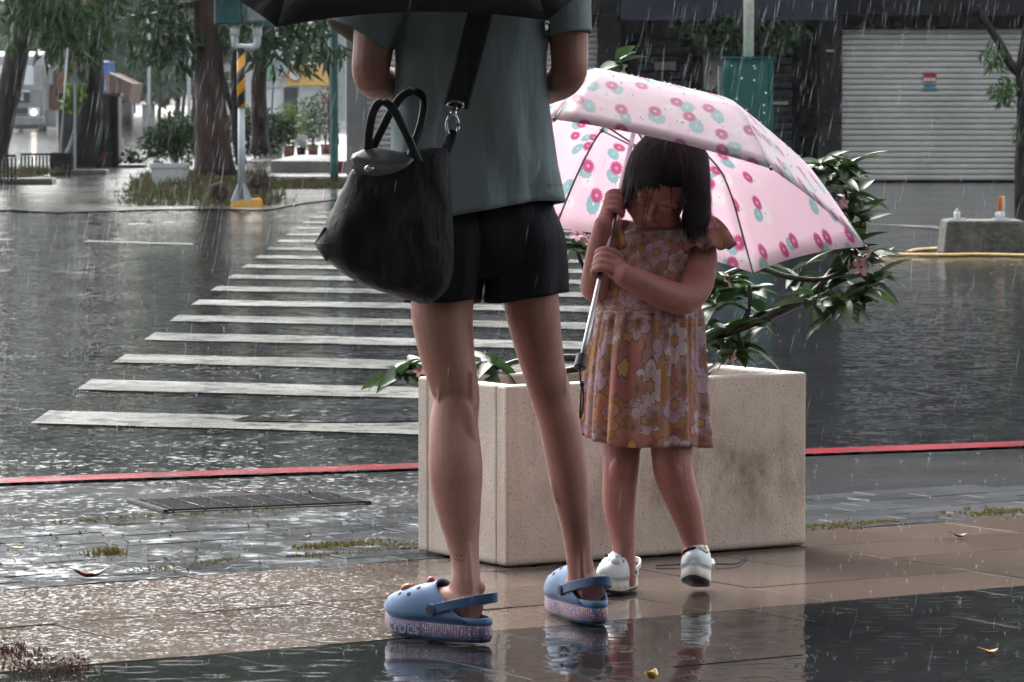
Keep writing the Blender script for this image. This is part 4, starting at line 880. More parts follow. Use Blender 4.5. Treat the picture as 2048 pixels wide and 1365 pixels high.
# trunk, neck, head
parts.append(limb(L([(980, 520, 90, 75, .02), (978, 460, 110, 82, .02), (968, 330, 112, 82, .03), (958, 200, 115, 82, .03), (950, 70, 128, 88, .03), (948, -20, 140, 75, .03), (946, -62, 90, 55, .035), (944, -85, 46, 48, .05), (943, -125, 42, 45, .075)]), (1, 0, 0), 24, 5))
wh = W(942, -205, .115); wf = nrm(A(-.25, .86, -.45)); wu = nrm(A(-.05, .45, .9) - wf * (A(-.05, .45, .9) @ wf)); wr_ = np.cross(wf, wu)
def head(c, r, f, u, k):
    pr = []
    def e(a, b, d, q, rad): pr.append(ellipsoid(c + (r * a + f * b + u * d) * k, [x * k for x in rad], [r, f, u], 20, 14))
    e(0, -.008, .022, 0, (.070, .083, .082)); e(0, .03, -.035, 0, (.058, .056, .066))
    for s_ in (-1, 1):
        e(.03 * s_, .050, -.036, 0, (.029, .030, .030)); e(.028 * s_, .068, .000, 0, (.0145, .012, .0105)); e(.027 * s_, .070, .020, 0, (.02, .011, .009)); e(.071 * s_, -.012, -.012, 0, (.010, .020, .027))
        e(.008 * s_, .084, -.031, 0, (.0075, .008, .0065))
    e(0, .086, -.025, 0, (.0095, .0105, .0085)); e(0, .077, -.008, 0, (.008, .012, .02)); e(0, .062, -.08, 0, (.021, .017, .015))
    e(0, .078, -.0505, 0, (.017, .0075, .0045)); e(0, .077, -.058, 0, (.0145, .0075, .005)); e(0, .058, -.055, 0, (.030, .022, .03))
    return pr
parts += head(wh, wr_, wf, wu, 1.12)
# arms and hands round the umbrella shaft held in front
shaftA = A(-0.055, 8.12, 0.98); shaftB = A(-0.02, 7.55, 1.86); sdir = nrm(shaftB - shaftA)
S1 = shaftA + sdir * .10; S2 = shaftA + sdir * .20
parts.append(limb([(W(790, -42, .02), .045, .045), (W(757, 30, 0), .043, .044), (W(746, 100, -.02), .039, .041), (W(743, 152, -.02), .036, .037), (W(770, 168, .06), .034, .034), (W(810, 170, .16), .029, .03), (S1 + A(-.085, -.03, -.01), .022, .022)], (1, 0, 0), 16, 5, True, True))
parts.append(limb([(W(1112, -42, .03), .044, .044), (W(1132, 30, .02), .041, .042), (W(1138, 95, .01), .037, .039), (W(1136, 148, .01), .035, .036), (W(1108, 172, .09), .032, .032), (W(1060, 178, .18), .028, .029), (S2 + A(.085, -.03, -.02), .022, .022)], (1, 0, 0), 16, 5, True, True))
parts += grip(S1, sdir, (-.8, -.5, 0), 1, .0195, .0085, .009, wrist=S1 + A(-.09, -.03, -.01), wr=.021)
parts += grip(S2, sdir, (.8, -.5, 0), -1, .0195, .0085, .009, wrist=S2 + A(.09, -.03, -.02), wr=.021)
wom = root('person', (W(1010, 1200)[0], WY0 + .06, 0), 'adult seen from behind in grey-green t-shirt, black shorts and blue clogs under a black umbrella', 'person')
def tintw(co):
    c = np.ones((len(co), 3))
    def soft(p, r): return np.exp(-((co - p) ** 2).sum(1) / (r * r))[:, None]
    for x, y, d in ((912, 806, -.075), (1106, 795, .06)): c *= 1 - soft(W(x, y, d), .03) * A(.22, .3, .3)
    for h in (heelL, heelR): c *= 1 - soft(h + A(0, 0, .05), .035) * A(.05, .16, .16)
    # small sun-shaped ankle tattoo: ring and rays
    t0 = W(918, 1116, -.11); d = co - t0; rr = np.hypot(d[:, 0], d[:, 2]); an = np.arctan2(d[:, 2], d[:, 0])
    m_ = ((np.abs(rr - .0045) < .0012) | ((rr > .006) & (rr < .0105) & (np.sin(an * 9) > .25))) & (co[:, 1] < t0[1] + .02)
    c[m_] *= A(.45, .45, .48); return c
remesh('body', parts, 0.0032, 6, M['skin_w'], wom, tintw)

def cloth(name, c, c2, sc=30, bsc=9, bst=.5, rough=.85, stretch=(1, 1, .35), spec=.25, weave=900, bd=.03):
    t = NT(name); p = t.geo(); q = t.v('MULTIPLY', p, stretch)
    k = t.mix(t.rng(t.noise(p, sc, 4, .6), .3, .7), c, c2)
    h = t.m('ADD', t.noise(q, bsc, 4, .5), t.m('MULTIPLY', t.noise(p, weave, 1), .03))
    return t.done(t.bsdf(k, rough, t.bump(h, bst, bd), spec=spec))
M['shirt'] = cloth('grey_green_jersey', (.30, .37, .375), (.265, .33, .335), 8, 6, 1.0, bd=.09)
M['shorts'] = cloth('black_shorts', (.010, .011, .015), (.006, .007, .010), 10, 14, .5, .7)
def garment(rows, m=64, cy0=WY0, fold=None):
    """rows: (y, xl, xr, depth_px, dY) or with callable y(theta)"""
    R = []; th = np.linspace(0, 2 * math.pi, m, endpoint=False)
    rows = cr_interp(np.array(rows, float), 6); n = len(rows)
    for i, (y, xl, xr, dp, d) in enumerate(rows):
        v = i / (n - 1); s_ = cy0 / F; cx = (xl + xr) / 2; hw = (xr - xl) / 2; ring = []
        for j in range(m):
            f, dy = fold(th[j], v) if fold else (0, 0)
            c_, s2 = math.cos(th[j]), math.sin(th[j])
            p = P(cx + (hw + f) * np.sign(c_) * abs(c_) ** .9, y + dy, cy0 + d + (dp + f) * s2 * s_)
            ring.append(p)
        R.append(ring)
    return np.array(R)
def shfold(th, v):
    a = v ** 1.5
    f = a * (9 * math.sin(th * 5 + 1.0 + v * 1.5) + 5 * math.sin(th * 9 - 2 * v) + 3 * math.sin(th * 14 + 3)) + 3 * math.sin(th * 3 + v * 9) + 3.5 * math.sin(th * 6 - v * 15) * v + 6 * math.sin(th * 4 + 1.3 - v * 3.5) * math.sin(math.pi * v) * v
    dy = a * (-24 * math.cos(th - 0.0) + 6 * math.sin(th * 2) + 8 * math.sin(th))
    return f, dy
sh = garment([(-82, 870, 1015, 55, .03), (-70, 800, 1095, 78, .03), (-45, 780, 1122, 92, .025), (0, 785, 1112, 100, .02), (100, 790, 1098, 104, .015), (200, 784, 1096, 106, .01), (300, 780, 1104, 110, .01), (360, 782, 1111, 114, .01), (432, 788, 1117, 117, .01)], 72, WY0, shfold)
shv = [loft(sh, True, False, False)]
def sleeve(pts, ref, flare):
    V, Fc = limb(pts, ref, 28, 6, False)
    return V, Fc
shv.append(sleeve([(W(830, -40, .03), .085, .085), (W(782, -20, .02), .078, .08), (W(745, 30, .0), .070, .075), (W(716, 78, -.01), .068, .074)], (1, 0, 0), 0))
shv.append(sleeve([(W(1075, -40, .03), .075, .085), (W(1112, -15, .02), .066, .076), (W(1128, 30, .01), .052, .066), (W(1135, 72, .005), .045, .062)], (1, 0, 0), 0))
o = obj('shirt', join(*shv), M['shirt'], wom, smooth=True); solid(o, .003)
obj('hem_seam', tube([q_ for q_ in sh[-4] + (sh[-4] - sh[-4].mean(0)) * .010] + [sh[-4][0] + (sh[-4][0] - sh[-4].mean(0)) * .010], .0011, 5, 1), M['shirt'], wom, smooth=True)
def sofold(th, v): return 3 * math.sin(th * 6 + v * 3) + 2 * math.sin(th * 11), v * 5 * math.sin(th * 4)
pel = garment([(330, 875, 1080, 76, .02), (400, 858, 1098, 86, .02), (450, 848, 1112, 100, .02), (500, 862, 1104, 96, .02), (535, 885, 1085, 76, .02), (560, 920, 1050, 45, .02)], 56, WY0, sofold)
def lgfold(th, v): return v * (5 * math.sin(th * 4 + 1) + 3 * math.sin(th * 7)), v * (-8 * math.cos(th) + 4 * math.sin(th * 3))
lg1 = garment([(395, 868, 1000, 70, .015), (470, 840, 985, 102, .005), (540, 826, 968, 98, .0), (606, 812, 956, 88, -.01)], 48, WY0, lambda a, v: (v * 7 * math.sin(a * 5), v * (4 * math.sin(a * 3) - 4)))
lg2 = garment([(395, 960, 1096, 70, .025), (470, 968, 1124, 102, .03), (540, 966, 1130, 100, .04), (602, 962, 1130, 92, .05)], 48, WY0, lambda a, v: (v * 8 * math.sin(a * 5 + 1), v * (-22 * max(0, math.cos(a)) ** 2 + 5 * math.sin(a * 3 + 2))))
o = obj('shorts', join(loft(pel, True, False, True), loft(lg1, True, False, False), loft(lg2, True, False, False)), M['shorts'], wom, smooth=True); solid(o, .003)

def hair_strands(c, r, f, u, k, n, seed, length, back_only=False, width=.006, grav=1.0, face=None):
    rg = np.random.default_rng(seed); parts = []
    rad = A(.070, .083, .082) * k * 1.10; cc = c + (f * -.008 + u * .022) * k
    Rm = np.array([r, f, u])
    def push(p):
        q = Rm @ (p - cc) / rad; l = np.linalg.norm(q)
        if l < 1.0: q = q / l
        return cc + Rm.T @ (q * rad), nrm(Rm.T @ (q / rad))
    Vs = []; Fs = []; base = 0
    for _ in range(n):
        jit = rg.normal() * .011 - .004; d = rg.normal(size=3); d[2] = abs(d[2]) * 1.0 - .25; d = nrm(d)
        if d[1] > .62 and d[2] < .45: continue
        p = cc + Rm.T @ (d * rad * rg.uniform(1.0, 1.09)); front = d[1] > .22
        ln = length(d, rg); ns = 12; st = ln / ns; pts = [p]; part = (r * (1 if d[0] > -.12 else -1)) * .35
        for i in range(ns):
            pp, nn_ = push(pts[-1])
            g = A(0, 0, -1.0) * grav + part * (1 - i / ns) * .9 - u * .35 * (1 - i / ns) + rg.normal(size=3) * .07
            q = Rm @ (pts[-1] - cc) / rad
            if np.linalg.norm(q) < 1.12: g = g - nn_ * min(0, 0) - nn_ * (g @ nn_) * (1 if g @ nn_ < 0 else .55)
            nx = pts[-1] + nrm(g) * st; nx, _n = (push(nx)[0], 0) if np.linalg.norm(Rm @ (nx - cc) / rad) < 1.0 else (nx, 0); pts.append(nx)
        if face is not None:
            cut = len(pts)
            for i_, p_ in enumerate(pts):
                l_ = Rm @ (p_ - c) / k
                if face(l_, jit): cut = i_; break
            if cut < 3: continue
            pts = pts[:cut]; ns = cut - 1
        pts = np.array(pts); w = width * rg.uniform(.5, 1.2)
        for i, p_ in enumerate(pts):
            tg = nrm(pts[min(i + 1, ns)] - pts[max(i - 1, 0)]); out = nrm(p_ - cc); sd_ = nrm(np.cross(tg, out)); ww = w * (1 - .75 * (i / ns) ** 2)
            Vs += [p_ - sd_ * ww, p_ + out * ww * .35, p_ + sd_ * ww]
        for i in range(ns):
            a = base + i * 3
            Fs += [[a, a + 1, a + 4, a + 3], [a + 1, a + 2, a + 5, a + 4]]
        base += 3 * (ns + 1)
    return np.array(Vs), Fs
def cap(c, r, f, u, k, sc=1.06):
    V, Fc = ellipsoid(c + (f * -.008 + u * .022) * k, A(.070, .083, .082) * k * sc, [r, f, u], 32, 24)
    Vl = (V - c) @ np.array([r, f, u]).T / k
    keep = ~((Vl[:, 1] > .028) & (Vl[:, 2] < .062))
    return V, [q for q in Fc if all(keep[i] for i in q)]
hv = hair_strands(wh, wr_, wf, wu, 1.12, 420, 3, lambda d, rg: rg.uniform(.22, .3), width=.008)
obj('hair', join(cap(wh, wr_, wf, wu, 1.12), hv), M['hair'], wom, smooth=True)
# ------------------------------------------------------------------ clogs
M['eva_blue'] = plain('blue_foam', (.085, .17, .32), .42, var=.12, sc=20); M['eva_blue_d'] = plain('deep_blue_foam', (.045, .105, .22), .45, sc=20); M['eva_white'] = plain('white_foam', (.68, .74, .76), .4, var=.06, sc=20)
M['tread'] = plain('dark_tread', (.03, .035, .045), .5); M['hole'] = plain('vent_hole', (.006, .007, .012), .7)
t = NT('beaded_sole_print'); p_ = t.geo(); vv = t.vor(p_, 260, .25)
band = t.noise(t.v('MULTIPLY', p_, (1, 1, 1.6)), 34, 1)
k = t.ramp(band, [(.30, (.16, .20, .42)), (.42, (.40, .16, .22)), (.50, (.55, .22, .20)), (.58, (.62, .34, .16)), (.68, (.45, .26, .36))])
k = t.mix(t.rng(t.v('DOT_PRODUCT', vv.outputs['Color'], (1, 0, 0)), .78, .8, 0, .75), k, (.75, .68, .72))
k = t.mix(t.rng(vv.outputs['Distance'], .3, .55), k, (.09, .10, .2)); M['beads'] = t.done(t.bsdf(k, .4))
t = NT('printed_sole'); p_ = t.geo(); q = t.n('ShaderNodeSeparateXYZ'); t.set(q.inputs[0], p_)
vv = t.vor(p_, 140, .9); inb = t.m('MULTIPLY', t.m('GREATER_THAN', q.outputs[2], .012), t.m('LESS_THAN', q.outputs[2], .023))
k = t.mix(t.m('MULTIPLY', inb, t.m('LESS_THAN', vv.outputs['Distance'], .38)), (.72, .72, .66), t.mix(.25, vv.outputs['Color'], (.55, .25, .1))); M['printsole'] = t.done(t.bsdf(k, .4))
M['charm_o'] = plain('orange_charm', (.60, .20, .03), .35); M['charm_r'] = plain('red_charm', (.35, .03, .04), .35); M['charm_w'] = plain('white_charm', (.8, .8, .76), .35); M['charm_y'] = plain('yellow_charm', (.75, .5, .06), .35)
def clog(name, parent, heel, fwd, Ln, Wd, Ht, mats, pitch=0.0, lift=0.0, strap_back=True, lettering=None, charms=(), roll=0, label=None, solez=.034):
    up_m, sole_m, tread_m, strap_m = mats
    f = nrm(A(fwd[0], fwd[1], 0)); s = np.cross([0, 0, 1], f); u = A(0, 0, 1)
    cp, sp_ = math.cos(pitch), math.sin(pitch); f2 = f * cp + u * sp_; u2 = u * cp - f * sp_
    o0 = np.asarray(heel, float) + A(0, 0, .004 + lift)
    k = Ln / .26; z1 = solez
    def X(v): v = np.asarray(v, float); return o0 + np.outer(v[:, 0], f2) + np.outer(v[:, 1], s) + np.outer(v[:, 2], u2)
    wx_ = [0, .12, .3, .5, .7, .85, 1.0]; ww = [.030, .0365, .037, .038, .046, .0455, .030]
    def hw(x): return np.interp(np.clip(x / Ln, 0, 1), wx_, ww) * Wd / .1
    n = 56; an = np.linspace(0, 2 * math.pi, n, endpoint=False)
    ox = Ln / 2 * (1 - np.cos(an)); oy = np.sign(np.sin(an)) * np.abs(np.sin(an)) ** .62 * hw(ox) * 1.0
    oc = A(Ln / 2, 0)
    def ring(sc, z, dx=0.0):
        x = oc[0] + (ox - oc[0]) * (1 - (1 - sc) * .55); y = oy * sc; tz_ = .012 * k * np.clip((x / Ln - .72) / .28, 0, 1) ** 2
        return X(np.c_[x, y, np.full(n, z) + tz_])
    t = root(name, heel, label); t.parent = parent; t.location = Vector(heel) - Vector(wloc(parent))
    if 'label' in t and not label: del t['label']
    obj('tread', loft(np.array([ring(.86, 0), ring(.93, .002), ring(.955, .007)]), True, True, False), tread_m, t, True)
    obj('midsole', loft(np.array([ring(.95, .0065), ring(.99, .009), ring(1.0, z1 * .5), ring(.985, z1 - .003), ring(.955, z1)]), True, False, False), sole_m, t, True)
    fb = [ring(.965, z1 - .001), ring(1.0, z1 + .003), ring(.985, z1 + .012), ring(.93, z1 + .014), ring(.87, z1 + .006), ring(.80, z1 + .002)]
    obj('footbed', loft(np.array(fb), True, False, True), up_m, t, True)
    # upper: dome from the toe back to the slanting throat
    nr, nc = 18, 25; R = []
    for i in range(nr):
        row = []
        for j in range(nc):
            th = math.radians(-90 + 180 * j / (nc - 1)); e = abs(th) / (math.pi / 2)
            xe = Ln * (.47 - .36 * e ** 2.6); v = i / (nr - 1); x = Ln * .992 * (1 - v ** .8) + xe * v ** .8
            h = np.interp(x / Ln, [0, .2, .35, .47, .6, .75, .88, .96, 1.0], [.5, .78, .97, 1.0, .93, .78, .56, .35, .08]) * Ht
            w = hw(min(x, Ln * .985)) * (abs(math.sin(math.acos(np.clip(1 - 2 * x / Ln, -1, 1)))) ** .62)
            lip = .10 * max(0, (v - .8) / .2) ** 2 * math.cos(th)
            tz_ = .012 * k * np.clip((x / Ln - .72) / .28, 0, 1) ** 2
            row.append((x, w * .985 * np.sign(th) * abs(math.sin(th)) ** .85, z1 + .004 + h * (abs(math.cos(th)) ** .8) * (1 + lip) + tz_))
        R.append(X(np.array(row)))
    o = obj('upper', loft(np.array(R), False), up_m, t, True); solid(o, .0045 * k)
    R = np.array(R)
    def onup(i, j, off=.0015):
        p = R[i][j]; nn_ = nrm(np.cross(R[i][min(j + 1, nc - 1)] - R[i][j - 1], R[min(i + 1, nr - 1)][j] - R[i - 1][j]))
        if nn_ @ u2 < 0: nn_ = -nn_
        return p + nn_ * off, nn_
    for i, j in ((5, 7), (5, 12), (5, 17), (8, 6), (8, 10), (8, 14), (8, 18), (11, 8), (11, 16)):
        p, nn_ = onup(i, j, .0022 * k); ax = nrm(np.cross(nn_, s)); obj('vent_hole', ellipsoid(p, (.0055 * k, .0045 * k, .0012), [ax, np.cross(nn_, ax), nn_], 10, 6), M['hole'], t)
    for i, j, mat, rr in charms:
        p, nn_ = onup(i, j, .004 * k); ax = nrm(np.cross(nn_, s)); obj('charm', ellipsoid(p, (rr[0], rr[1], rr[2]), [ax, np.cross(nn_, ax), nn_], 14, 8), mat, t, True)
    # heel strap
    pv = .43 * Ln; sz = z1 + .024 * k
    pts = []
    for q_ in np.linspace(-1, 1, 25):
        a = q_ * math.pi / 2; x = pv - (pv + .012 * k) * math.cos(a) ** .8; y = math.sin(a) * (hw(pv) + .004); pts.append((x, np.sign(y) * abs(y) ** 1.0, sz + .030 * k * math.cos(a) ** .7))
    pts = np.array(pts); hh = .0095 * k; th_ = .0045 * k; R2 = []
    for i, p_ in enumerate(pts):
        tg = nrm(pts[min(i + 1, 24)] - pts[max(i - 1, 0)]); out = nrm(np.cross(tg, [0, 0, 1])); out = out if out @ A(p_[0] - pv * .6, p_[1], 0) > 0 else -out
        R2.append(X(np.array([p_ - out * th_ + A(0, 0, -hh), p_ + out * th_ * .2 + A(0, 0, -hh), p_ + out * th_ * .2 + A(0, 0, hh), p_ - out * th_ + A(0, 0, hh)])))
    st_ = obj('heel_strap', loft(np.array(R2)), strap_m, t); bevel(st_, .0015)
    for sg_ in (-1, 1):
        c = X(np.array([[pv, sg_ * (hw(pv) + .003), sz]]))[0]
        rv = obj('rivet', tube([c - s * sg_ * .006, c + s * sg_ * .005], .0115 * k, 18, 1), strap_m, t, False)
        obj('rivet_disc', tube([c + s * sg_ * .0045, c + s * sg_ * .0062], .0078 * k, 16, 1), M['tread'], rv)
    if lettering:
        V, Fc = text_vf(lettering['s'], lettering['size'], 0.0006); x0_, z0_, sg_ = lettering['x'], lettering['z'], lettering['side']
        # lay the letters along the outline of the sole
        half = [i for i in range(n) if np.sign(np.sin(an[i]) + 1e-9) == sg_ or abs(np.sin(an[i])) < 1e-6]
        pl = sorted([(ox[i], oy[i]) for i in half]); pl = np.array(pl); ds = np.r_[0, np.cumsum(np.linalg.norm(np.diff(pl, axis=0), axis=1))]
        s0 = np.interp(x0_, pl[:, 0], ds); ss = s0 + V[:, 0] * lettering['dir']
        xx_ = np.interp(ss, ds, pl[:, 0]); yy_ = np.interp(ss, ds, pl[:, 1]); tz_ = .012 * k * np.clip((xx_ / Ln - .72) / .28, 0, 1) ** 2
        outw = np.c_[(xx_ - oc[0]) * .35, yy_]; outw /= np.linalg.norm(outw, axis=1)[:, None]
        VV = np.c_[xx_ + outw[:, 0] * (.0014 + V[:, 2]), yy_ + outw[:, 1] * (.0014 + V[:, 2]), z0_ + V[:, 1] + tz_]
        obj('lettering', (X(VV), Fc), M['eva_blue'] if lettering.get('m') is None else lettering['m'], t)
    return t
bl = (M['eva_blue'], M['beads'], M['eva_blue_d'], M['eva_blue_d'])
M['silverprint'] = plain('silver_blue_print', (.30, .40, .50), .35)
clog('clog', wom, heelL - dirL * .024, dirL, .262, .1, .068, bl, lettering=dict(s='crocs', size=.037, x=.182, z=.0195, side=1, dir=-1, m=M['silverprint']),
     charms=[(6, 14, M['charm_o'], (.013, .008, .007)), (6, 12, M['charm_r'], (.008, .012, .004)), (12, 11, M['charm_r'], (.009, .009, .010))])
clog('clog', wom, heelR - dirR * .028, dirR, .262, .1, .068, bl, charms=[(11, 6, M['charm_o'], (.01, .007, .006))])

# ------------------------------------------------------------------ child
CY0 = 8.38; sc_ = CY0 / F
def C(x, y, d=0.0): return P(x, y, CY0 + d)
def LC(lst): return [(C(x, y, d), rx * sc_, ry * sc_) for x, y, rx, ry, d in lst]
cl_f = nrm(A(-.42, -.9, 0)); cr_f = nrm(A(-.16, -.985, 0))
cl_h = A(C(1262, 1150)[0], 8.475, 0); cr_h = A(C(1405, 1150)[0], 8.47, 0)
child = root('person', (C(1310, 1150)[0], CY0, 0), 'small child in a floral dress and white clogs holding a pink umbrella, looking down', 'person')
cp = []
cp.append(limb(LC([(1262, 760, 52, 58, .02), (1244, 880, 41, 45, .01), (1242, 930, 37, 41, 0), (1240, 965, 35, 39, 0), (1238, 1010, 33, 37, .015), (1243, 1060, 27, 31, .03), (1248, 1105, 22.5, 27, .045), (1249, 1150, 24, 30, .05), (1249, 1172, 22, 30, .05)]), (1, 0, 0), 20, 6))
cp.append(limb(LC([(1335, 760, 52, 58, .02), (1343, 890, 43, 47, 0), (1346, 940, 40, 44, -.01), (1356, 975, 37, 41, 0), (1370, 1015, 33, 37, .02), (1384, 1065, 26, 30, .045), (1395, 1112, 21, 26, .06), (1398, 1150, 22, 28, .065), (1399, 1172, 20, 26, .065)]), (1, 0, 0), 20, 6))
cp.append(ellipsoid(C(1241, 938, -.035), (.022, .014, .026))); cp.append(ellipsoid(C(1345, 945, -.045), (.023, .014, .027)))
for h, dr, pt in ((cl_h, cl_f, 0), (cr_h, cr_f, .24)):
    lt = np.cross([0, 0, 1], dr); up_ = A(0, 0, 1)
    q = lambda a, z: h + dr * a * math.cos(pt) + A(0, 0, z + a * math.sin(pt))
    cp.append(limb([(q(.0, .045), .016, .016), (q(.03, .05), .018, .022), (q(.07, .046), .021, .018), (q(.105, .04), .022, .012)], lt, 14, 4))
cp.append(limb(LC([(1300, 800, 70, 70, .02), (1300, 700, 88, 80, .02), (1302, 620, 84, 74, .02), (1308, 540, 84, 68, .02), (1318, 480, 88, 56, .02), (1326, 452, 48, 40, .02), (1326, 432, 30, 30, .01), (1325, 405, 28, 28, .0)]), (1, 0, 0), 24, 5))
# head, bowed
hc = C(1327, 366, -.03); hf = nrm(A(-.28, -.68, -.66)); hu = nrm(A(.24, -.66, .70) - hf * (A(.24, -.66, .70) @ hf)); hr = np.cross(hf, hu)
if hr[0] < 0: hr = -hr
cp += head(hc, hr, hf, hu, .98)
# umbrella shaft, arms and hands
uap = P(1284, 192, 8.50); uh = P(1160, 735, 8.09); ud = nrm(uap - uh)
def onsh(y):
    lo, hi = 0.0, 1.0
    for _ in range(40):
        m_ = (lo + hi) / 2; p = uh * (1 - m_) + uap * m_; d = p - A(0, 0, CAMH); dep = d[1] * math.cos(TILT) - d[2] * math.sin(TILT); yy = CY - (d[1] * math.sin(TILT) + d[2] * math.cos(TILT)) / dep * F
        if yy > y: lo = m_
        else: hi = m_
    return uh * (1 - lo) + uap * lo
Sa = onsh(412); Sb = onsh(530)
cp += grip(Sb, ud, (.75, -.66, 0), -1, .0155, .0078, .0075, wrist=C(1252, 552, -.165), wr=.021)
cp += grip(Sa, ud, (-.8, .4, 0), 1, .0150, .0074, .0075, wrist=C(1205, 455, -.10), wr=.019)
cp.append(limb([(C(1396, 488, .0), .037, .037), (C(1398, 530, -.02), .038, .038), (C(1390, 575, -.05), .035, .035), (C(1364, 598, -.085), .033, .034), (C(1318, 584, -.12), .031, .032), (C(1280, 566, -.155), .027, .027), (C(1250, 552, -.165), .0235, .023)], (0, 0, 1), 18, 5, True, True))
cp.append(limb([(C(1240, 492, .03), .036, .036), (C(1216, 530, .03), .034, .035), (C(1195, 570, .015), .031, .033), (C(1190, 572, -.02), .030, .031), (C(1194, 530, -.055), .027, .028), (C(1200, 488, -.085), .0235, .0235), (C(1206, 450, -.10), .019, .02)], (1, 0, 0), 18, 5, True, True))
def tintc(co):
    c = np.ones((len(co), 3)); k = .98; d = (co - hc) / k; a, b, e = d @ hr, d @ hf, d @ hu; front = (b > .045) & (b < .105)
    for s_ in (-1, 1):
        lid = np.exp(-((e + .006 - ((a - .028 * s_) ** 2) * 14) / .0022) ** 2 - ((a - .028 * s_) / .014) ** 4) * front
        brow = np.exp(-((e - .022 + ((a - .03 * s_) ** 2) * 10) / .003) ** 2 - ((a - .029 * s_) / .017) ** 4) * front
        chk = np.exp(-((a - .036 * s_) ** 2 + (e + .036) ** 2) / .018 ** 2) * front
        nos = np.exp(-((a - .006 * s_) ** 2 + (e + .0345) ** 2) / .0028 ** 2) * (b > .08) * (b < .105)
        c *= 1 - .88 * lid[:, None]; c *= 1 - .6 * brow[:, None]; c *= 1 - chk[:, None] * A(.0, .16, .12); c *= 1 - .6 * nos[:, None]
    lip = np.exp(-((e + .054) / .0062) ** 2 - (a / .017) ** 4) * (b > .06) * (b < .1); seam = np.exp(-((e + .0545) / .0014) ** 2 - (a / .016) ** 4) * (b > .06) * (b < .1)
    c *= 1 - lip[:, None] * A(.08, .45, .4); c *= 1 - .6 * seam[:, None]
    for p_ in (C(1241, 940, -.05), C(1345, 950, -.06)): c *= 1 - np.exp(-((co - p_) ** 2).sum(1) / .03 ** 2)[:, None] * A(.08, .2, .2)
    return c
remesh('body', cp, 0.0021, 3, M['skin_c'], child, tintc)
def clen(d, rg):
    if d[1] > .15: return rg.uniform(.085, .115) if d[0] > .3 else rg.uniform(.085, .125)
    return rg.uniform(.10, .128) if d[0] > 0 else rg.uniform(.115, .145)
hv = hair_strands(hc, hr, hf, hu, .98, 3000, 8, clen, width=.0026, grav=.9, face=lambda l, j: l[1] > .022 and l[2] < .074 + .55 * l[0] + j * .7 and -.056 + j * .5 < l[0] < .048 + j * .4)
fly = hair_strands(hc, hr, hf, hu, .98, 45, 21, lambda d, rg: rg.uniform(.08, .19), width=.0007, grav=.8)
obj('hair', join(cap(hc, hr, hf, hu, .98, 1.07), hv, fly), M['hair'], child, smooth=True)
wc = (M['eva_white'], M['printsole'], M['tread'], M['eva_white'])
clog('clog', child, cl_h - cl_f * .02, cl_f, .160, .072, .056, wc, solez=.026, charms=[(5, 15, M['charm_w'], (.010, .010, .007)), (9, 9, M['hole'], (.004, .004, .004))])
clog('clog', child, cr_h - cr_f * .02, cr_f, .160, .072, .056, wc, pitch=.20, solez=.026, charms=[(5, 7, M['charm_r'], (.009, .012, .006)), (6, 16, M['charm_y'], (.006, .007, .006)), (6, 16, M['charm_w'], (.011, .013, .004)), (4, 9, M['hole'], (.004, .016, .004))])

# ---- dress: layered printed flowers
def petals(t, uv, scale, off, rad, npet, rnd=1.0):
    q = t.v('ADD', uv, off); vv = t.vor(q, scale, rnd, '2D')
    e = t.v('SUBTRACT', q, vv.outputs['Position']); s = t.n('ShaderNodeSeparateXYZ'); t.set(s.inputs[0], e)
    an = t.m('ARCTAN2', s.outputs[1], s.outputs[0]); L_ = t.v('LENGTH', t.v('MULTIPLY', e, (1, 1, 0)))
    lobe = t.m('ABSOLUTE', t.m('SINE', t.m('MULTIPLY', an, npet / 2)))
    edge = t.m('MULTIPLY', t.m('MULTIPLY_ADD', lobe, .32, .68), rad)
    return t.m('DIVIDE', L_, edge), vv.outputs['Color'], an, lobe
t = NT('floral_jersey'); uv = t.uv()
k = t.mix(t.rng(t.noise(uv, 25, 3), .4, .6), (.46, .27, .30), (.42, .22, .13))
for sc__, off, rad, npet, cols, ctr in ((16, (.31, .7, 0), .036, 8, ((.44, .27, .36), (.62, .50, .54)), (.55, .30, .05)), (15, (1.7, 2.3, 0), .036, 12, ((.50, .22, .05), (.56, .32, .09)), (.35, .10, .06)),
                                       (13, (4.1, .2, 0), .042, 7, ((.52, .17, .16), (.60, .30, .14)), (.62, .36, .10)), (17, (2.2, 5.9, 0), .031, 6, ((.50, .34, .44), (.76, .64, .62)), (.55, .28, .10)), (24, (7.2, 3.1, 0), .017, 9, ((.40, .18, .10), (.50, .38, .36)), (.20, .12, .06))):
    f_, rc_, an, lobe = petals(t, uv, sc__, off, rad, npet)
    base = t.mix(t.v('DOT_PRODUCT', rc_, (0, 1, 0)), cols[0], cols[1])
    base = t.mix(t.rng(lobe, .0, .3, .55, 0), base, (.22, .12, .11)); base = t.mix(t.rng(f_, .45, .95, .45, 0), base, tuple(x * .62 for x in cols[0]))
    base = t.mix(t.rng(f_, .9, .96), base, (.20, .11, .10)); base = t.mix(t.m('LESS_THAN', f_, .26), base, ctr); base = t.mix(t.m('LESS_THAN', t.m('ABSOLUTE', t.m('SUBTRACT', f_, .28)), .035), base, (.18, .09, .07))
    on = t.m('MULTIPLY', t.m('LESS_THAN', f_, 1.0), t.m('GREATER_THAN', t.v('DOT_PRODUCT', rc_, (1, 0, 0)), .18))
    k = t.mix(on, k, base)
lines = t.m('ABSOLUTE', t.m('SUBTRACT', t.m('FRACT', t.m('MULTIPLY', t.noise(uv, 22, 2), 9.0)), .5)); k = t.mix(t.rng(lines, .0, .07, .45, 0), k, (.24, .14, .12))
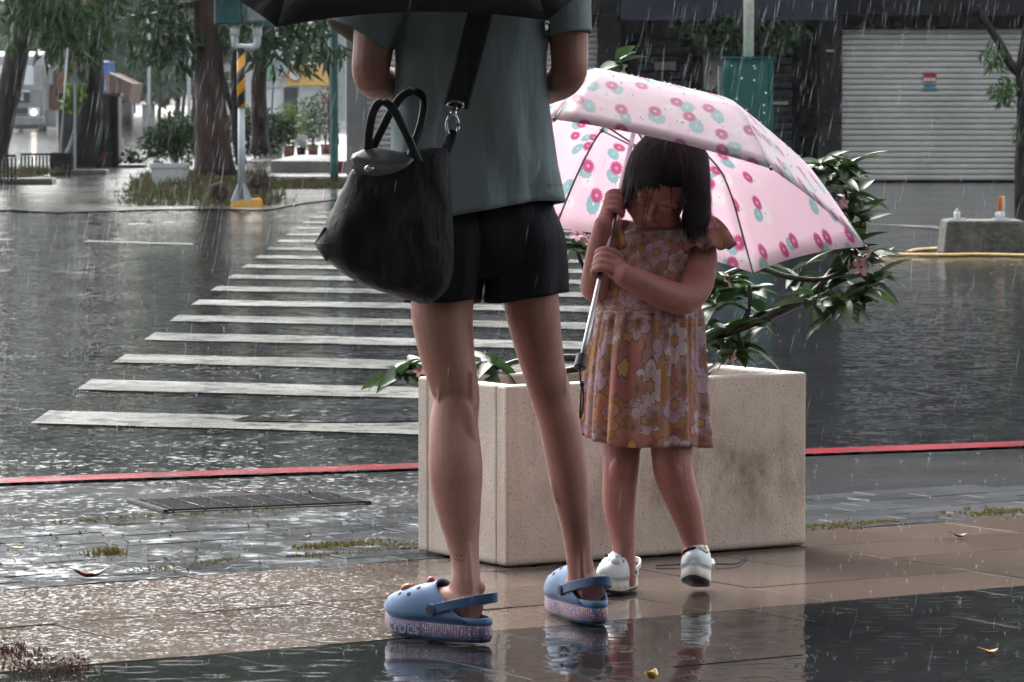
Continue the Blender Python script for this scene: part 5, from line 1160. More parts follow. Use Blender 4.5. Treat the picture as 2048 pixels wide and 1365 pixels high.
k = t.mix(.08, k, (.52, .34, .33)); k = t.mix(t.rng(t.noise(uv, 60, 3, .7), .4, .65, 0, .16), k, (.56, .36, .36))
M['dress'] = t.done(t.bsdf(k, .85, t.bump(t.m('ADD', t.noise(t.geo(), 35, 3), t.m('MULTIPLY', t.noise(t.geo(), 900, 1), .05)), .35, .01), spec=.2))
rows = [(446, 1268, 1384, 42, .02), (458, 1236, 1414, 62, .02), (480, 1222, 1424, 74, .02), (520, 1214, 1414, 80, .02), (560, 1206, 1412, 82, .02), (595, 1200, 1408, 83, .02), (616, 1197, 1404, 84, .02), (622, 1197, 1405, 86, .02), (640, 1191, 1406, 93, .02), (700, 1181, 1408, 102, .02), (780, 1173, 1410, 110, .02), (840, 1168, 1411, 114, .02), (884, 1166, 1412, 116, .02)]
rwi = cr_interp(np.array(rows, float), 6); vw = 7 / 12
rgp = np.random.default_rng(5); phs = rgp.uniform(0, 6.3, 6)
def drfold(th, v):
    if v < vw: 
        g = .9 * math.exp(-((v - vw) / .05) ** 2) * math.sin(th * 34)
        return 1.6 * math.sin(th * 5 + v * 9) + g, 0
    a = (v - vw) / (1 - vw); b = min(1, a * 6)
    f = b * 2.6 * math.sin(th * 34 + .7 * math.sin(th * 5)) * (1 - .55 * a) + (2.0 + 13 * a) * (.55 * math.sin(th * 11 + phs[0] + .8 * math.sin(th * 3)) + .45 * math.sin(th * 17 + phs[1]) + .35 * math.sin(th * 7 + phs[2]))
    return f, a * (9 * math.cos(th) + 4 * math.sin(th * 3 + 1) - 10 * math.sin(th))
m_ = 160; dr = garment(rows, m_, CY0, drfold)
uvs = np.array([[j / m_ * .78, i * .0075] for i in range(dr.shape[0]) for j in range(m_)])
V, Fc = loft(dr, True, False, False)
o = obj('dress', (V, Fc), M['dress'], child, smooth=True, uv=uvs); solid(o, .002)
def ruffle(arc, outdirs, wid, waves, seed):
    arc = cr_interp(np.array(arc), 12); od = cr_interp(np.array(outdirs), 12); n = len(arc); R = []; 
    for j in range(9):
        v = j / 8
        R.append([arc[i] + nrm(od[i]) * wid * v + A(0, 0, -.35 * wid * v * v) + (np.cross(nrm(od[i]), nrm(arc[min(i + 1, n - 1)] - arc[max(i - 1, 0)]))) * (.011 * v) * math.sin(i / n * waves * 6.28 + .8 * math.sin(i)) for i in range(n)])
    V, Fc = loft(np.array(R), False); uv = np.array([[i / n * .22 + seed, j * .006] for j in range(9) for i in range(n)])
    o = obj('ruffle_sleeve', (V, Fc), M['dress'], child, smooth=True, uv=uv); solid(o, .002)
def cap_ruffle(S, a0, a1, seed, k=1.0):
    n = 56; R = []
    for j in range(10):
        v = j / 9; row = []
        for i in range(n):
            a = math.radians(a0 + (a1 - a0) * i / (n - 1)); wv = math.sin(i / n * 6.28 * 6.5 + .7 * math.sin(i * .4)) * v ** 1.3
            r = (.016 + .046 * v ** .75 + .0065 * wv) * k
            row.append(S + A(math.cos(a) * r, math.sin(a) * r, (.050 - .060 * v ** 1.5 + .005 * wv) * k))
        R.append(row)
    V, Fc = loft(np.array(R), False); uv = np.array([[i / n * .2 + seed, j * .0065 + seed] for j in range(10) for i in range(n)])
    o = obj('ruffle_sleeve', (V, Fc), M['dress'], child, smooth=True, uv=uv); solid(o, .002)
cap_ruffle(C(1402, 484, -.005), -150, 80, .13, 1.08); cap_ruffle(C(1238, 486, .02), 330, 100, .57, .95)
# ------------------------------------------------------------------ pink umbrella
def petal_layer(t, uv, off, rad, npet, depth, thr, warp=0.0):
    q = t.v('ADD', t.v('ADD', uv, off), t.v('SCALE', t.v('SUBTRACT', t.noise(uv, 7.0, 0, .5, 1), (.5, .5, .5)), warp)); vv = t.vor(q, 14.5, .6, '2D')
    e = t.v('SUBTRACT', q, vv.outputs['Position']); s = t.n('ShaderNodeSeparateXYZ'); t.set(s.inputs[0], e)
    an = t.m('ARCTAN2', s.outputs[1], s.outputs[0]); L_ = t.v('LENGTH', t.v('MULTIPLY', e, (1, 1, 0)))
    edge = t.m('MULTIPLY', t.m('MULTIPLY_ADD', t.m('SINE', t.m('MULTIPLY', an, npet)), depth, 1 - depth), rad)
    on = t.m('MULTIPLY', t.m('LESS_THAN', L_, edge), t.m('GREATER_THAN', t.v('DOT_PRODUCT', vv.outputs['Color'], (1, 0, 0)), thr))
    return on, t.m('DIVIDE', L_, rad), an
t = NT('pink_flowered_nylon'); uv = t.uv(); k = (.80, .50, .58)
kk = t.mix(t.rng(t.noise(uv, 6, 2), .3, .7), (.88, .755, .81), (.86, .72, .78))
on, r_, an = petal_layer(t, uv, (.014, -.014, 0), .0163, 13, .06, .08, .06); kk = t.mix(on, kk, (.86, .80, .82)); kk = t.mix(t.m('MULTIPLY', on, t.m('LESS_THAN', r_, .14)), kk, (.55, .62, .62))
on, r_, an = petal_layer(t, uv, (-.018, -.006, 0), .0163, 10, .05, .16, -.06); kk = t.mix(on, kk, (.48, .64, .66)); kk = t.mix(t.m('MULTIPLY', on, t.m('LESS_THAN', r_, .13)), kk, (.85, .85, .85))
on, r_, an = petal_layer(t, uv, (0, .010, 0), .0158, 15, .13, .04)
pk = t.mix(t.rng(t.m('SINE', t.m('MULTIPLY', an, 15.0)), -.2, .9, 0, .35), (.63, .24, .40), (.76, .44, .56)); kk = t.mix(on, kk, pk); kk = t.mix(t.m('MULTIPLY', on, t.m('LESS_THAN', r_, .22)), kk, (.82, .58, .66))
d_ = t.bsdf(kk, .38, t.bump(t.noise(t.geo(), 40, 2), .12, .01), spec=.35); tl = t.n('ShaderNodeBsdfTranslucent'); t.set(tl.inputs[0], kk); mx = t.n('ShaderNodeMixShader'); mx.inputs[0].default_value = .58
t.t.links.new(d_, mx.inputs[1]); t.t.links.new(tl.outputs[0], mx.inputs[2]); M['pink'] = t.done(mx.outputs[0])
M['steel'] = plain('bright_steel', (.62, .62, .63), .22, metal=.9, sc=50); M['rib'] = plain('grey_rib', (.20, .16, .17), .35, metal=.3); M['plastic'] = plain('black_plastic', (.01, .01, .011), .3)

def umbrella(rt, cc, u, w, Rr, ap, nrib, ga, fabric, ribm, expo=2.1, sub=12, seg=10, arch=.07, flat=.8, drop=True, rib_r=.0022, joint=None):
    """canopy built panel by panel over its ribs; cc rim centre, ap crown point"""
    ax = ap - cc; ang = [ga + 2 * math.pi * i / nrib for i in range(nrib)]
    def rimv(a): return cc + Rr * (u * math.cos(a) + w * math.sin(a))
    def rib(a, tt):
        if joint is None: return cc + (rimv(a) - cc) * tt + ax * (1 - tt ** expo)
        tj, jc = joint; rv = rimv(a); J = jc + (rv - cc) * tj
        def bend(q):
            if q < tj: s_ = q / tj; return ap * (1 - s_) + J * s_ + nrm(ax) * .018 * 4 * s_ * (1 - s_)
            s_ = (q - tj) / (1 - tj); return J * (1 - s_) + rv * s_ + nrm(ax) * .008 * 4 * s_ * (1 - s_)
        e_ = .05; return (bend(max(0, tt - e_)) + 2 * bend(tt) + bend(min(1.0, tt + e_))) / 4 if tt < 1 - e_ else bend(min(tt, 1.0)) + (rv - cc) * max(0, tt - 1)
    nout = nrm(ax); pts_out = []
    for i in range(nrib):
        a0, a1 = ang[i], ang[(i + 1) % nrib] if i < nrib - 1 else ang[0] + 2 * math.pi
        R = []; UV = []
        for j in range(sub + 1):
            row = []
            for s_ in range(seg + 1):
                q = s_ / seg; m4 = 4 * q * (1 - q); tt = (j / sub) * (1 - arch * m4 * (j / sub) ** 3)
                tt = max(tt, .012)
                p0, p1 = rib(a0, tt), rib(a1, tt); pc = p0 * (1 - q) + p1 * q
                aa = a0 + (a1 - a0) * q; pr = rib(aa, tt); p = pc * flat + pr * (1 - flat)
                row.append(p); UV.append(((math.cos(aa) * .0) + (q - .5) * tt * Rr * 1.04 + i * .771, (j / sub) * math.hypot(Rr, np.linalg.norm(ax)) * 1.05 + i * .37))
            R.append(row)
        V, Fc = loft(np.array(R), False); o = obj('canopy_panel', (V, Fc), fabric, rt, smooth=True, uv=np.array(UV)); solid(o, .0008)
        pts_out.append(np.array(R))
    for i in range(nrib):
        a = ang[i]; tt = np.linspace(.03, 1.005, 9)
        rbp = [rib(a, x) - nout * .004 for x in tt]; rb_ = obj('rib', tube(rbp, rib_r, 6, 3), ribm, rt, True)
        jn = rib(a, .52) - nout * .005; obj('stretcher', tube([cc + ax * .42 + (cc - cc), jn], rib_r * .9, 6, 2), ribm, rb_, True)
        obj('rib_joint', ellipsoid(jn, (.005, .004, .005), m=8, n=6), ribm, rb_, True); obj('rib_tip', ellipsoid(rib(a, 1.005), (.004, .004, .004), m=8, n=6), ribm, rb_, True)
    return pts_out, rib
ucc = A(.30241449, 8.4, .82394325); al, be, gaU, RU = -.25018, -.31452, -.08956, .43939
uu = A(math.cos(al), 0, math.sin(al)); w0 = A(0, math.cos(be), math.sin(be)); uw = nrm(w0 - uu * (w0 @ uu))
pu = root('pink_umbrella', uh, 'pink umbrella printed with pink, white and teal flowers over the child', 'umbrella')
panels, ribf = umbrella(pu, ucc, uu, uw, RU, uap, 6, gaU, M['pink'], M['rib'], 2.3, 18, 12, .018, .93, joint=(.68, P(1322, 248, 8.45)))
obj('shaft', tube([uh, onsh(560), onsh(300), uap], [.0062, .0062, .005, .0045], 12, 2), M['steel'], pu, True)
obj('ferrule', tube([uap, uap + ud * .035], [.006, .003], 10, 1), M['plastic'], pu, True); obj('runner', tube([ucc + (uap - ucc) * .40 + (onsh(330) - ucc - (uap - ucc) * .40) * 0, ucc + (uap - ucc) * .47], .009, 10, 1), M['plastic'], pu, True)
hd = obj('handle', tube([uh + ud * .028, uh - ud * .002], [.0125, .0125], 14, 1), M['plastic'], pu); bevel(hd, .002)
sp0 = uh - ud * .002
obj('wrist_strap', join(tube([sp0, sp0 + A(.002, -.003, -.03), P(1164, 770, 8.085)], .0022, 6, 4), tube([P(1164, 768, 8.085), P(1161, 800, 8.08), P(1160, 838, 8.085), P(1165, 820, 8.08), P(1167, 790, 8.085), P(1164, 768, 8.085)], .002, 6, 4), ellipsoid(P(1164, 769, 8.085), (.005, .005, .007), m=10, n=8)), M['plastic'], pu, True)
dz = []; rg = np.random.default_rng(4)
M['drop'] = NT('rain_drop'); M['drop'] = M['drop'].done(M['drop'].bsdf((.9, .92, .93), .06, None, ior=1.33, spec=.8, Alpha=.55))
ct = ucc + (uap - ucc) * .2
for R in panels:
    for _ in range(110):
        i, j = rg.integers(1, 17), rg.integers(0, 12); a, b = rg.random(2); p = R[i, j] * (1 - a) * (1 - b) + R[i, j + 1] * a * (1 - b) + R[i + 1, j] * (1 - a) * b + R[i + 1, j + 1] * a * b
        nn_ = nrm(np.cross(R[i, j + 1] - R[i, j], R[i + 1, j] - R[i, j])); nn_ = nn_ if nn_ @ (p - ct) > 0 else -nn_; r_ = rg.uniform(.0008, .0022)
        dz.append(ellipsoid(p + nn_ * r_ * .6, (r_, r_, r_), m=6, n=4))
tag(obj('water_drops', join(*dz), M['drop'], pu, True), kind='stuff')

# ------------------------------------------------------------------ black umbrella above the adult
M['blacknylon'] = cloth('black_nylon', (.016, .017, .021), (.011, .012, .015), 12, 25, .25, .45, (1, 1, 1), .4)
n_ = nrm(A(-.02, -.50, .865)); bu = nrm(A(1, 0, .03) - n_ * (A(1, 0, .03) @ n_)); bw = np.cross(n_, bu)
bR = .62; bcc = A(-.185, 7.65, 1.450) ; bap = bcc + n_ * .30
bu_ = root('black_umbrella', shaftA, 'black umbrella held over the adult, its wet edge showing at the top', 'umbrella')
panels2, ribg = umbrella(bu_, bcc, bu, bw, bR, bap, 8, math.radians(22.5), M['blacknylon'], M['rib'], 2.2, 10, 10, .03)
obj('shaft', tube([shaftA - sdir * .02, shaftA + sdir * .3, bap], .0065, 10, 2), M['steel'], bu_, True); obj('handle', tube([shaftA - sdir * .05, shaftA + sdir * .03], .015, 12, 1), M['plastic'], bu_, True)
obj('ferrule', tube([bap, bap + n_ * .05], [.007, .004], 10, 1), M['plastic'], bu_, True)
dz = []
for R in panels2:
    for _ in range(60):
        i, j = rg.integers(6, 9), rg.integers(0, 10); p = R[i, j] + (R[i + 1, j + 1] - R[i, j]) * rg.random(3) * .9; r_ = rg.uniform(.0008, .002)
        dz.append(ellipsoid(p + n_ * .001, (r_, r_, r_), m=6, n=4))
for i in range(8):
    a = math.radians(22.5) + i * math.pi / 4; p = ribg(a, 1.0); dz.append(ellipsoid(p - A(0, 0, .012), (.0028, .0028, .0055), m=8, n=6))
tag(obj('water_drops', join(*dz), M['drop'], bu_, True), kind='stuff')

# ------------------------------------------------------------------ shoulder bag
BY0 = 7.535
def B(x, y, d=0.0): return P(x, y, BY0 + d)
bag = root('shoulder_bag', B(790, 606), 'black nylon shoulder bag with a grey leather flap hanging behind the adult', 'bag')
M['nylon'] = cloth('black_bag_nylon', (.007, .0075, .009), (.004, .0045, .006), 6, 11, 1.0, .42, (1, 1, .45), .22, bd=.06); M['flap'] = plain('grey_black_leather', (.10, .105, .115), .28, sc=60, bump=.15, bsc=300)
rows = [(296, 856, 892, 8), (305, 800, 897, 20), (318, 742, 899, 32), (338, 706, 901, 44), (372, 688, 903, 57), (420, 664, 905, 66), (462, 642, 907, 72), (484, 633, 907, 73), (492, 634, 908, 73), (520, 655, 908, 70), (550, 690, 905, 62), (575, 738, 896, 50), (594, 795, 880, 34), (604, 828, 864, 18), (608, 838, 856, 6)]
rw = cr_interp(np.array(rows, float), 5); R = []; m_ = 72; th = np.linspace(0, 2 * math.pi, m_, endpoint=False)
for y, xl, xr, dp in rw:
    cx, hw_ = (xl + xr) / 2, (xr - xl) / 2; ring = []
    for a in th:
        c_, s_ = math.cos(a), math.sin(a); x = cx + hw_ * np.sign(c_) * abs(c_) ** .75; v = (y - 296) / 312
        fold = 7 * math.sin((x - 890) * .045 + (y - 300) * .012) * math.sin(math.pi * v) + 4 * math.sin((x - 800) * .11 - y * .03) * v * (1 - v) * 3 + 3 * math.sin(y * .06 + x * .05)
        ring.append(B(x, y, (dp * np.sign(s_) * abs(s_) ** .8 + fold * abs(s_)) * BY0 / F))
    R.append(ring)
obj('bag_body', loft(np.array(R)), M['nylon'], bag, smooth=True)
def plate(outline, thick, mat, name, parent, bulge=.006):
    o_ = np.array([B(x, y, d) for x, y, d in outline]); c = o_.mean(0); rings = [c + (o_ - c) * k + A(0, -bulge * (1 - k * k), 0) for k in (1, .85, .6, .3, .04)]
    o = obj(name, loft(np.array(rings), True, False, True), mat, parent, smooth=True); solid(o, thick, 1.0); return o
fl = plate([(700, 322, -.050), (706, 338, -.056), (724, 349, -.062), (752, 353, -.066), (784, 348, -.066), (812, 336, -.062), (828, 322, -.052), (812, 312, -.04), (782, 304, -.028), (752, 300, -.02), (724, 304, -.022), (706, 312, -.036)], .004, M['flap'], 'flap', bag, .012)
obj('snap_button', ellipsoid(B(738, 338, -.079), (.0095, .005, .0065)), M['steel'], fl, True)
def strapband(pts, w, th_, name, mat, parent, ref=(1, 0, 0)):
    return obj(name, limb([(p, w, th_) for p in pts], ref, 10, 6), mat, parent, smooth=True)
M['leather'] = plain('black_leather', (.012, .0125, .014), .3, sc=60, bump=.1, bsc=300)
strapband([B(736, 306, -.02), B(738, 265, -.03), B(746, 225, -.035), B(762, 204, -.035), B(784, 216, -.04), B(806, 255, -.045), B(826, 298, -.045), B(838, 326, -.045)], .0078, .0035, 'handle', M['leather'], bag)
strapband([B(742, 302, .01), B(762, 262, .005), B(785, 218, .0), B(808, 190, .0), B(832, 184, .0), B(848, 202, -.005), B(843, 245, -.02), B(828, 290, -.03), B(820, 322, -.04)], .0078, .0035, 'handle', M['leather'], bag)
obj('piping', tube([B(782, 345, -.062), B(806, 332, -.058), B(826, 318, -.05)], .0028, 8, 4), M['flap'], bag, True)
obj('corner_trim', tube([B(652, 455, -.03), B(640, 476, -.02), B(633, 488, -.0), B(640, 500, -.015), B(655, 520, -.03)], .004, 8, 4), M['leather'], bag, True)
strapband([B(888, 312, .0), B(894, 295, .02), B(901, 278, .04), B(905, 262, .055)], .010, .003, 'tab', M['nylon'], bag)
st = strapband([B(912, 214, .085), B(922, 175, .095), B(938, 115, .105), B(956, 45, .115), B(975, -20, .135), B(992, -72, .19), B(992, -85, .27), B(985, -70, .36)], .0235, .003, 'shoulder_strap', M['nylon'], bag)
def ringt(c, rx, rz, r, tw=0.0, n=20): 
    return tube([c + A(rx * math.cos(a) * math.cos(tw) , rx * math.cos(a) * math.sin(tw), rz * math.sin(a)) for a in np.linspace(0, 2 * math.pi, n + 1)], r, 8, 1)
ck_ = obj('clasp', join(ringt(B(905, 252, .05), .0115, .021, .0033, .3), tube([B(906, 232, .06), B(909, 222, .07)], .0072, 10, 2), tube([B(909, 224, .07), B(911, 214, .075)], .0055, 10, 1)), M['steel'], bag, True)
obj('strap_ring', ringt(B(911, 212, .078), .0145, .009, .0026), M['steel'], ck_, True)
# ------------------------------------------------------------------ shrub growing in the planter
QY = 9.30
def Q(x, y, d=0.0): return P(x, y, QY + d)
M['pleaf'] = leafmat('glossy_leaves', (.045, .085, .025), (.022, .05, .02), 7, .32, .25); M['pstem'] = plain('wet_stem', (.05, .052, .035), .25, c2=(.03, .028, .022), sc=12, bump=.3, bsc=60)
M['petal'] = plain('pink_petal', (.72, .30, .38), .45, c2=(.80, .58, .60), sc=60)
sh0 = Q(1330, 775)
des = root('flowering_shrub', A(sh0[0], QY, PH - .035), 'sprawling green shrub with pink flowers growing in the terrazzo planter', 'shrub')
for pts, rad in (([(1330, 785), (1352, 720), (1400, 682), (1480, 652), (1560, 622), (1618, 592), (1660, 548), (1690, 505)], (16, 15, 14, 13, 11, 9.5, 7, 5)),
                 ([(1345, 730), (1385, 640), (1440, 560), (1510, 536), (1570, 553), (1640, 560), (1690, 540)], (10, 9, 8, 7, 6, 5.5, 4)),
                 ([(1660, 548), (1695, 500), (1702, 445), (1690, 380), (1672, 345)], (6, 5.5, 5, 4.5, 3)),
                 ([(1330, 780), (1260, 735), (1180, 718), (1110, 716), (1040, 722), (990, 738)], (10, 9, 8, 7, 6, 5)),
                 ([(1180, 735), (1040, 752), (930, 750), (850, 752), (800, 748)], (7, 6.5, 6, 5, 4)),
                 ([(1320, 780), (1290, 600), (1262, 350), (1240, 135)], (10, 8, 6, 3)),
                 ([(1315, 780), (1240, 640), (1170, 540), (1150, 485)], (8, 7, 5, 3)),
                 ([(1480, 652), (1500, 610), (1497, 560)], (6, 5, 3)), ([(1470, 655), (1484, 690), (1474, 712)], (5, 4, 3)), ([(1618, 592), (1650, 600), (1700, 605)], (6, 5, 3))):
    obj('branch', tube([Q(x, y, .02 * math.sin(x * .05)) for x, y in pts], [r * QY / F for r in rad], 9, 5), M['pstem'], des, True)
R = []
for i in range(7):
    t_ = i / 6; w_ = .0150 * (math.sin(math.pi * min(1, t_ ** .75 * .97 + .03))) ** .8 + .0008
    R.append([(t_ * .08, -w_, .0045 * (w_ / .0115) - .02 * t_ * t_), (t_ * .08, 0, -.02 * t_ * t_), (t_ * .08, w_, .0045 * (w_ / .0115) - .02 * t_ * t_)])
V, Fc = loft(np.array(R), False); leaf_me = bpy.data.meshes.new('leaf'); leaf_me.from_pydata(V.tolist(), [], Fc); leaf_me.update(); leaf_me.materials.append(M['pleaf']); leaf_me.polygons.foreach_set('use_smooth', [True] * len(leaf_me.polygons))
pv = []
for i in range(5):
    a = i * 2 * math.pi / 5; R = []
    for j in range(5):
        t_ = j / 4; w_ = .009 * math.sin(math.pi * (.12 + .74 * t_)); r_ = .004 + .024 * t_; z_ = .012 * t_ - .010 * t_ * t_
        R.append([(r_ * math.cos(a) - w_ * math.sin(a), r_ * math.sin(a) + w_ * math.cos(a), z_ + .003), (r_ * math.cos(a), r_ * math.sin(a), z_), (r_ * math.cos(a) + w_ * math.sin(a), r_ * math.sin(a) - w_ * math.cos(a), z_ + .003)])
    pv.append(loft(np.array(R), False))
V, Fc = join(*pv); flower_me = bpy.data.meshes.new('flower'); flower_me.from_pydata(V.tolist(), [], Fc); flower_me.update(); flower_me.materials.append(M['petal'])
rl_ = random.Random(12); dl = Vector(wloc(des))
def putleaf(me, name, p, d, roll, s):
    d = Vector(d).normalized(); q = d.to_track_quat('X', 'Z').to_matrix().to_4x4()
    link_copy(me, name, des, Matrix.Translation(Vector(p) - dl) @ q @ Matrix.Rotation(roll, 4, 'X') @ Matrix.Scale(s, 4))
ros = [(1645, 338, 0, 10), (1688, 335, .02, 12), (1668, 372, -.02, 10), (1706, 398, .03, 11), (1714, 440, -.03, 11), (1690, 470, .0, 10), (1702, 505, -.05, 11), (1738, 522, .02, 12), (1745, 562, -.03, 12), (1722, 590, .03, 11), (1690, 608, -.04, 11), (1655, 572, .05, 10), (1622, 604, -.03, 9), (1590, 556, .06, 8), (1448, 565, -.03, 10), (1494, 588, .02, 9), (1430, 618, -.04, 8), (1452, 672, -.04, 9), (1492, 688, .02, 9), (1470, 712, -.03, 9), (1524, 640, .04, 6), (980, 730, -.03, 9), (800, 748, -.03, 12), (832, 758, .02, 8), (1238, 130, .0, 6), (1148, 488, .0, 8), (1172, 470, .05, 6), (1660, 620, 0, 8)]
for x, y, d, n in ros:
    c = Q(x, y, d); a0 = rl_.uniform(0, 6)
    for i in range(n + 1):
        a = a0 + i * 2.4; el = rl_.uniform(-.55, .75)
        putleaf(leaf_me, 'leaf', c + A(rl_.uniform(-.012, .012), rl_.uniform(-.012, .012), rl_.uniform(-.015, .015)), (math.cos(a) * math.cos(el), math.sin(a) * math.cos(el), math.sin(el)), rl_.uniform(-.6, .6), rl_.uniform(.75, 1.3))
for x, y, d in ((1716, 515, -.07), (1700, 528, -.08), (1735, 505, -.06), (1690, 405, -.05), (1678, 418, -.04), (1470, 715, -.07), (1455, 722, -.06), (1452, 560, -.06), (1170, 478, -.03), (1155, 470, -.02), (840, 742, -.05), (1722, 535, -.08)):
    putleaf(flower_me, 'flower', Q(x, y, d), (rl_.uniform(-.5, .5), rl_.uniform(-.3, .3), rl_.uniform(.2, 1)), rl_.uniform(0, 6), rl_.uniform(.5, .8))

# ------------------------------------------------------------------ litter, weeds
def fallen(x, y, ln, c, label, curl=.5, rz=0.0, z=0.001):
    p = G(x, y); R = []
    for i in range(9):
        t_ = i / 8; w_ = ln * .24 * math.sin(math.pi * min(.98, .06 + .94 * t_ ** .85)) ** .8; s_ = (t_ - .5) * ln
        zz_ = curl * ln * ((t_ - .5) ** 2) * 1.3
        R.append([(s_, -w_, zz_ + curl * w_ * .7 + .1 * w_ * math.sin(i * 2)), (s_, -w_ * .4, zz_ + .0), (s_, w_ * .4, zz_), (s_, w_, zz_ + curl * w_ * .9 + .1 * w_ * math.cos(i * 2))])
    V, Fc = loft(np.array(R), False); c_, s_ = math.cos(rz), math.sin(rz); V = np.c_[V[:, 0] * c_ - V[:, 1] * s_, V[:, 0] * s_ + V[:, 1] * c_, V[:, 2] - V[:, 2].min()] + p + A(0, 0, z + .003)
    rt = root('fallen_leaf', p, label, 'leaf'); o = obj('blade', (V, Fc), plain('dead_leaf', c, .35, var=.4, sc=60), rt, smooth=True); solid(o, .0008)
    obj('stalk', tube([V[0:4].mean(0), V[0:4].mean(0) + A(-c_, -s_, .3) * ln * .3], .0012, 5, 2), plain('leaf_stalk', tuple(x * .7 for x in c), .5), rt)
fallen(180, 1158, .075, (.16, .05, .025), 'curled red-brown leaf on the pavers at the lower left', .7, .3)
fallen(36, 1101, .036, (.38, .26, .05), 'small yellow leaf on the pavers at the left edge', .4, .1)
fallen(1920, 1078, .036, (.09, .05, .04), 'small dark brown leaf on the tan tiles at the right', .8, .2)
fallen(1980, 1312, .032, (.62, .30, .08), 'small orange leaf on the dark tiles at the lower right', .9, .3)
fallen(1304, 1362, .05, (.62, .36, .03), 'yellow leaf standing at the bottom edge below the child', .9, 1.3)
fallen(612, 1079, .02, (.42, .22, .06), 'tiny orange leaf on the pavers before the planter', .8, .5)
fallen(498, 990, .028, (.40, .18, .06), 'small orange leaf on the left of the drain grate', .8, .5)
fallen(620, 988, .022, (.36, .2, .08), 'tiny tan leaf on the right of the drain grate', .8, 1.5)
tw = root('twig', G(1360, 1122), 'thin curved twig on the tan tiles beside the planter', 'twig')
obj('stick', tube([G(1312, 1135) + A(0, 0, .003), G(1400, 1133) + A(0, 0, .006), G(1470, 1132) + A(0, 0, .004), G(1496, 1116) + A(0, 0, .004)], .0016, 5, 4), M['bark_dark'], tw)
def weedline(pts, n, h, seed, spread=.02):
    r = np.random.default_rng(seed); P_ = np.array([G(*p) for p in pts]); k = r.uniform(0, len(P_) - 1.001, n); i = k.astype(int); f = (k - i)[:, None]
    p = P_[i] * (1 - f) + P_[i + 1] * f + r.normal(size=(n, 3)) * A(spread, spread, 0); p[:, 2] = .0; return blades(p, h, seed + 1, 4, .0022)
M['weed'] = leafmat('joint_weeds', (.10, .11, .03), (.12, .06, .03), 30, .5)
lvs = lambda pts, n, sz, sd_: leaves([G(*p) + A(0, 0, .012) for p in pts], [.03] * len(pts), n, sz, sd_, -.3, .5, .3)
tag(obj('weeds', join(weedline([(612, 1098), (640, 1094), (700, 1090), (760, 1088), (815, 1096)], 130, .010, 1, .024), weedline([(260, 1145), (330, 1138), (420, 1126), (480, 1118)], 50, .007, 3, .014), weedline([(110, 1046), (180, 1042), (300, 1034), (420, 1028), (560, 1022)], 80, .009, 5, .01), weedline([(600, 1114), (660, 1110), (760, 1108)], 40, .009, 7, .018), weedline([(190, 1112), (230, 1108)], 30, .02, 9, .012)), M['weed']), 'small weeds growing in the paving joints at the left', 'weeds', kind='stuff')
tag(obj('weeds', join(weedline([(1620, 1058), (1680, 1054), (1740, 1046), (1780, 1044)], 160, .009, 11, .03), weedline([(1940, 1034), (1980, 1026), (2040, 1022)], 130, .010, 13, .04)), M['weed']), 'mossy weeds along the tile edge right of the planter', 'weeds', kind='stuff')
cl_pts = [(40, 1345), (70, 1335), (100, 1340), (130, 1345), (150, 1338), (60, 1350), (110, 1352), (20, 1310), (5, 1300), (165, 1350), (85, 1352)]
tag(obj('weed_clump', join(lvs(cl_pts, 420, .008, 5), weedline([(0, 1320), (20, 1300), (60, 1345), (160, 1345)], 90, .014, 15, .025)), leafmat('reddish_weeds', (.055, .022, .018), (.05, .045, .02), 40, .4)), 'reddish weed clump at the lower left corner', 'weeds', kind='stuff')
dr_ = np.random.default_rng(33); sp_pts = np.c_[dr_.uniform(-1.3, .0, 260), np.zeros((260, 2))]; deb = []
for _ in range(260):
    p = G(dr_.uniform(-20, 830), dr_.uniform(1030, 1150)) + A(0, 0, .003); d = nrm(A(dr_.normal(), dr_.normal(), .2)); L_ = dr_.uniform(.003, .009); s_ = nrm(np.cross(d, [0, 0, 1])) * L_ * .25
    deb.append((np.array([p - d * L_, p + s_, p + d * L_ + A(0, 0, .004), p - s_ + A(0, 0, .003)]), [[0, 1, 2, 3]]))
tag(obj('plant_debris', join(*deb), plain('wet_debris', (.06, .04, .025), .4, sc=80)), 'bits of wet plant debris scattered on the grey pavers', 'debris', kind='stuff')

# ------------------------------------------------------------------ rain and its splashes
rg = np.random.default_rng(7)
def rainset(n, y0, y1, l0, l1, w):
    Yd = y0 * (y1 / y0) ** rg.random(n); x = rg.uniform(-1.12, 1.12, n) * 1024 / F * Yd; z0 = CAMH - .19 * Yd * 0 - (1165 / F) * Yd; z1 = CAMH + 200 / F * Yd
    z = np.maximum(z0, .02) + rg.random(n) * (z1 - np.maximum(z0, .02)); L_ = rg.uniform(l0, l1, n); ln = rg.normal(.17, .05, n); ly = rg.normal(0, .05, n)
    d = np.c_[ln, ly, np.ones(n)]; d /= np.linalg.norm(d, axis=1)[:, None]; p = np.c_[x, Yd, z]; W_ = w * rg.uniform(.6, 1.3, n)
    a = p - d * L_[:, None] / 2; b = p + d * L_[:, None] / 2; V = np.stack([a, p + np.c_[W_, 0 * W_, 0 * W_] + 0, p + np.c_[-.5 * W_, .87 * W_, 0 * W_], p + np.c_[-.5 * W_, -.87 * W_, 0 * W_], b], 1).reshape(-1, 3)
    Fc = (np.arange(n)[:, None, None] * 5 + np.array([[0, 2, 1], [0, 3, 2], [0, 1, 3], [4, 1, 2], [4, 2, 3], [4, 3, 1]])[None]).reshape(-1, 3); return V, Fc
M['rain'] = NT('rain_water'); M['rain'] = M['rain'].done(M['rain'].bsdf((.85, .88, .9), .1, None, ior=1.33, Alpha=.30, Transmission_Weight=.0))
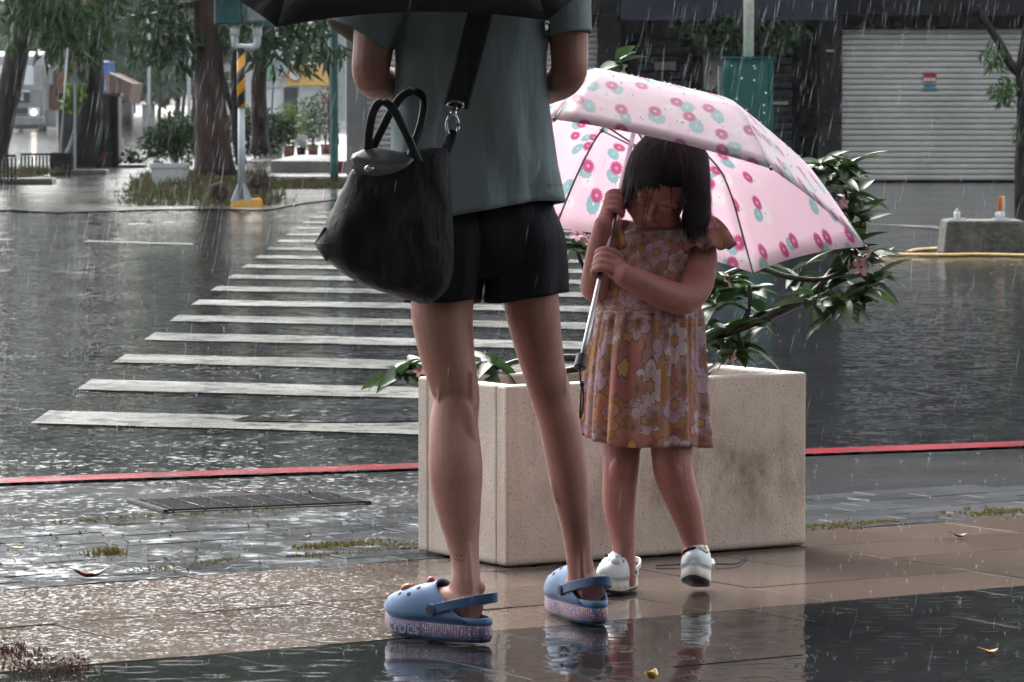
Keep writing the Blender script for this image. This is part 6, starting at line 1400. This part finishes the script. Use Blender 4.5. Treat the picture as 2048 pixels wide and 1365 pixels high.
tag(obj('rain', join(rainset(120, 5, 9, .012, .05, .0005), rainset(450, 9, 20, .03, .10, .0008), rainset(1300, 20, 48, .05, .22, .0016)), M['rain']), 'fine streaks of falling rain', 'rain', kind='stuff')
def splash(p, s):
    out = []; n = rg.integers(4, 8)
    for i in range(n):
        a = rg.uniform(0, 6.3); o_ = A(math.cos(a), math.sin(a), 0) * s * rg.uniform(.15, .5); h = s * rg.uniform(.2, .8)
        q = p + o_ * .5; e = p + o_ + A(0, 0, h); w = s * .055
        out.append((np.array([q + A(-w, 0, 0), q + A(w, 0, 0), q + A(0, w, 0), e]), [[0, 1, 3], [1, 2, 3], [2, 0, 3]]))
        if rg.random() < .7:
            c = e + A(rg.normal(), rg.normal(), abs(rg.normal())) * s * .35; r_ = s * rg.uniform(.07, .14); out.append((np.array([c + A(r_, 0, 0), c + A(-r_, 0, 0), c + A(0, r_, 0), c + A(0, -r_, 0), c + A(0, 0, r_), c + A(0, 0, -r_)]), [[0, 2, 4], [2, 1, 4], [1, 3, 4], [3, 0, 4], [2, 0, 5], [1, 2, 5], [3, 1, 5], [0, 3, 5]]))
    return out
spl = []
for _ in range(900):
    x, y = rg.uniform(-20, 2068), 440 + 900 * rg.random() ** .8; p = G(x, y)
    if abs(x - 1225) < 420 and y > 1090 and y < 1290: continue
    if 820 < x < 1620 and 1040 < y < 1140: continue
    spl += splash(p, rg.uniform(.0025, .006) * (1 + .06 * (p[1] - 8)))
for x, y, s_ in ((1462, 1300, .012), (1518, 1225, .010), (1340, 1275, .010), (1470, 1318, .010), (1920, 1206, .010), (1740, 1185, .009)): spl += splash(G(x, y), s_)
M['splash'] = NT('splash_water'); M['splash'] = M['splash'].done(M['splash'].bsdf((.9, .92, .93), .08, None, ior=1.33, spec=.8, Alpha=.6))
tag(obj('rain_splashes', join(*spl), M['splash']), 'small rain splashes on the wet ground', 'rain splash', kind='stuff')

# ------------------------------------------------------------------ haze
hz_ = obj('haze', bx(-90, 90, -9, 330, -1.2, 16), bpy.data.materials.new('haze_air')); tag(hz_, 'pale rain haze over the street', 'haze', kind='stuff')
hm = hz_.data.materials[0]; hm.use_nodes = True; hn = hm.node_tree; hn.nodes.clear(); ho = hn.nodes.new('ShaderNodeOutputMaterial'); hv_ = hn.nodes.new('ShaderNodeVolumePrincipled')
hv_.inputs['Color'].default_value = (.93, .96, .97, 1); hv_.inputs['Density'].default_value = .0002; hv_.inputs['Anisotropy'].default_value = .2; hn.links.new(hv_.outputs[0], ho.inputs['Volume'])
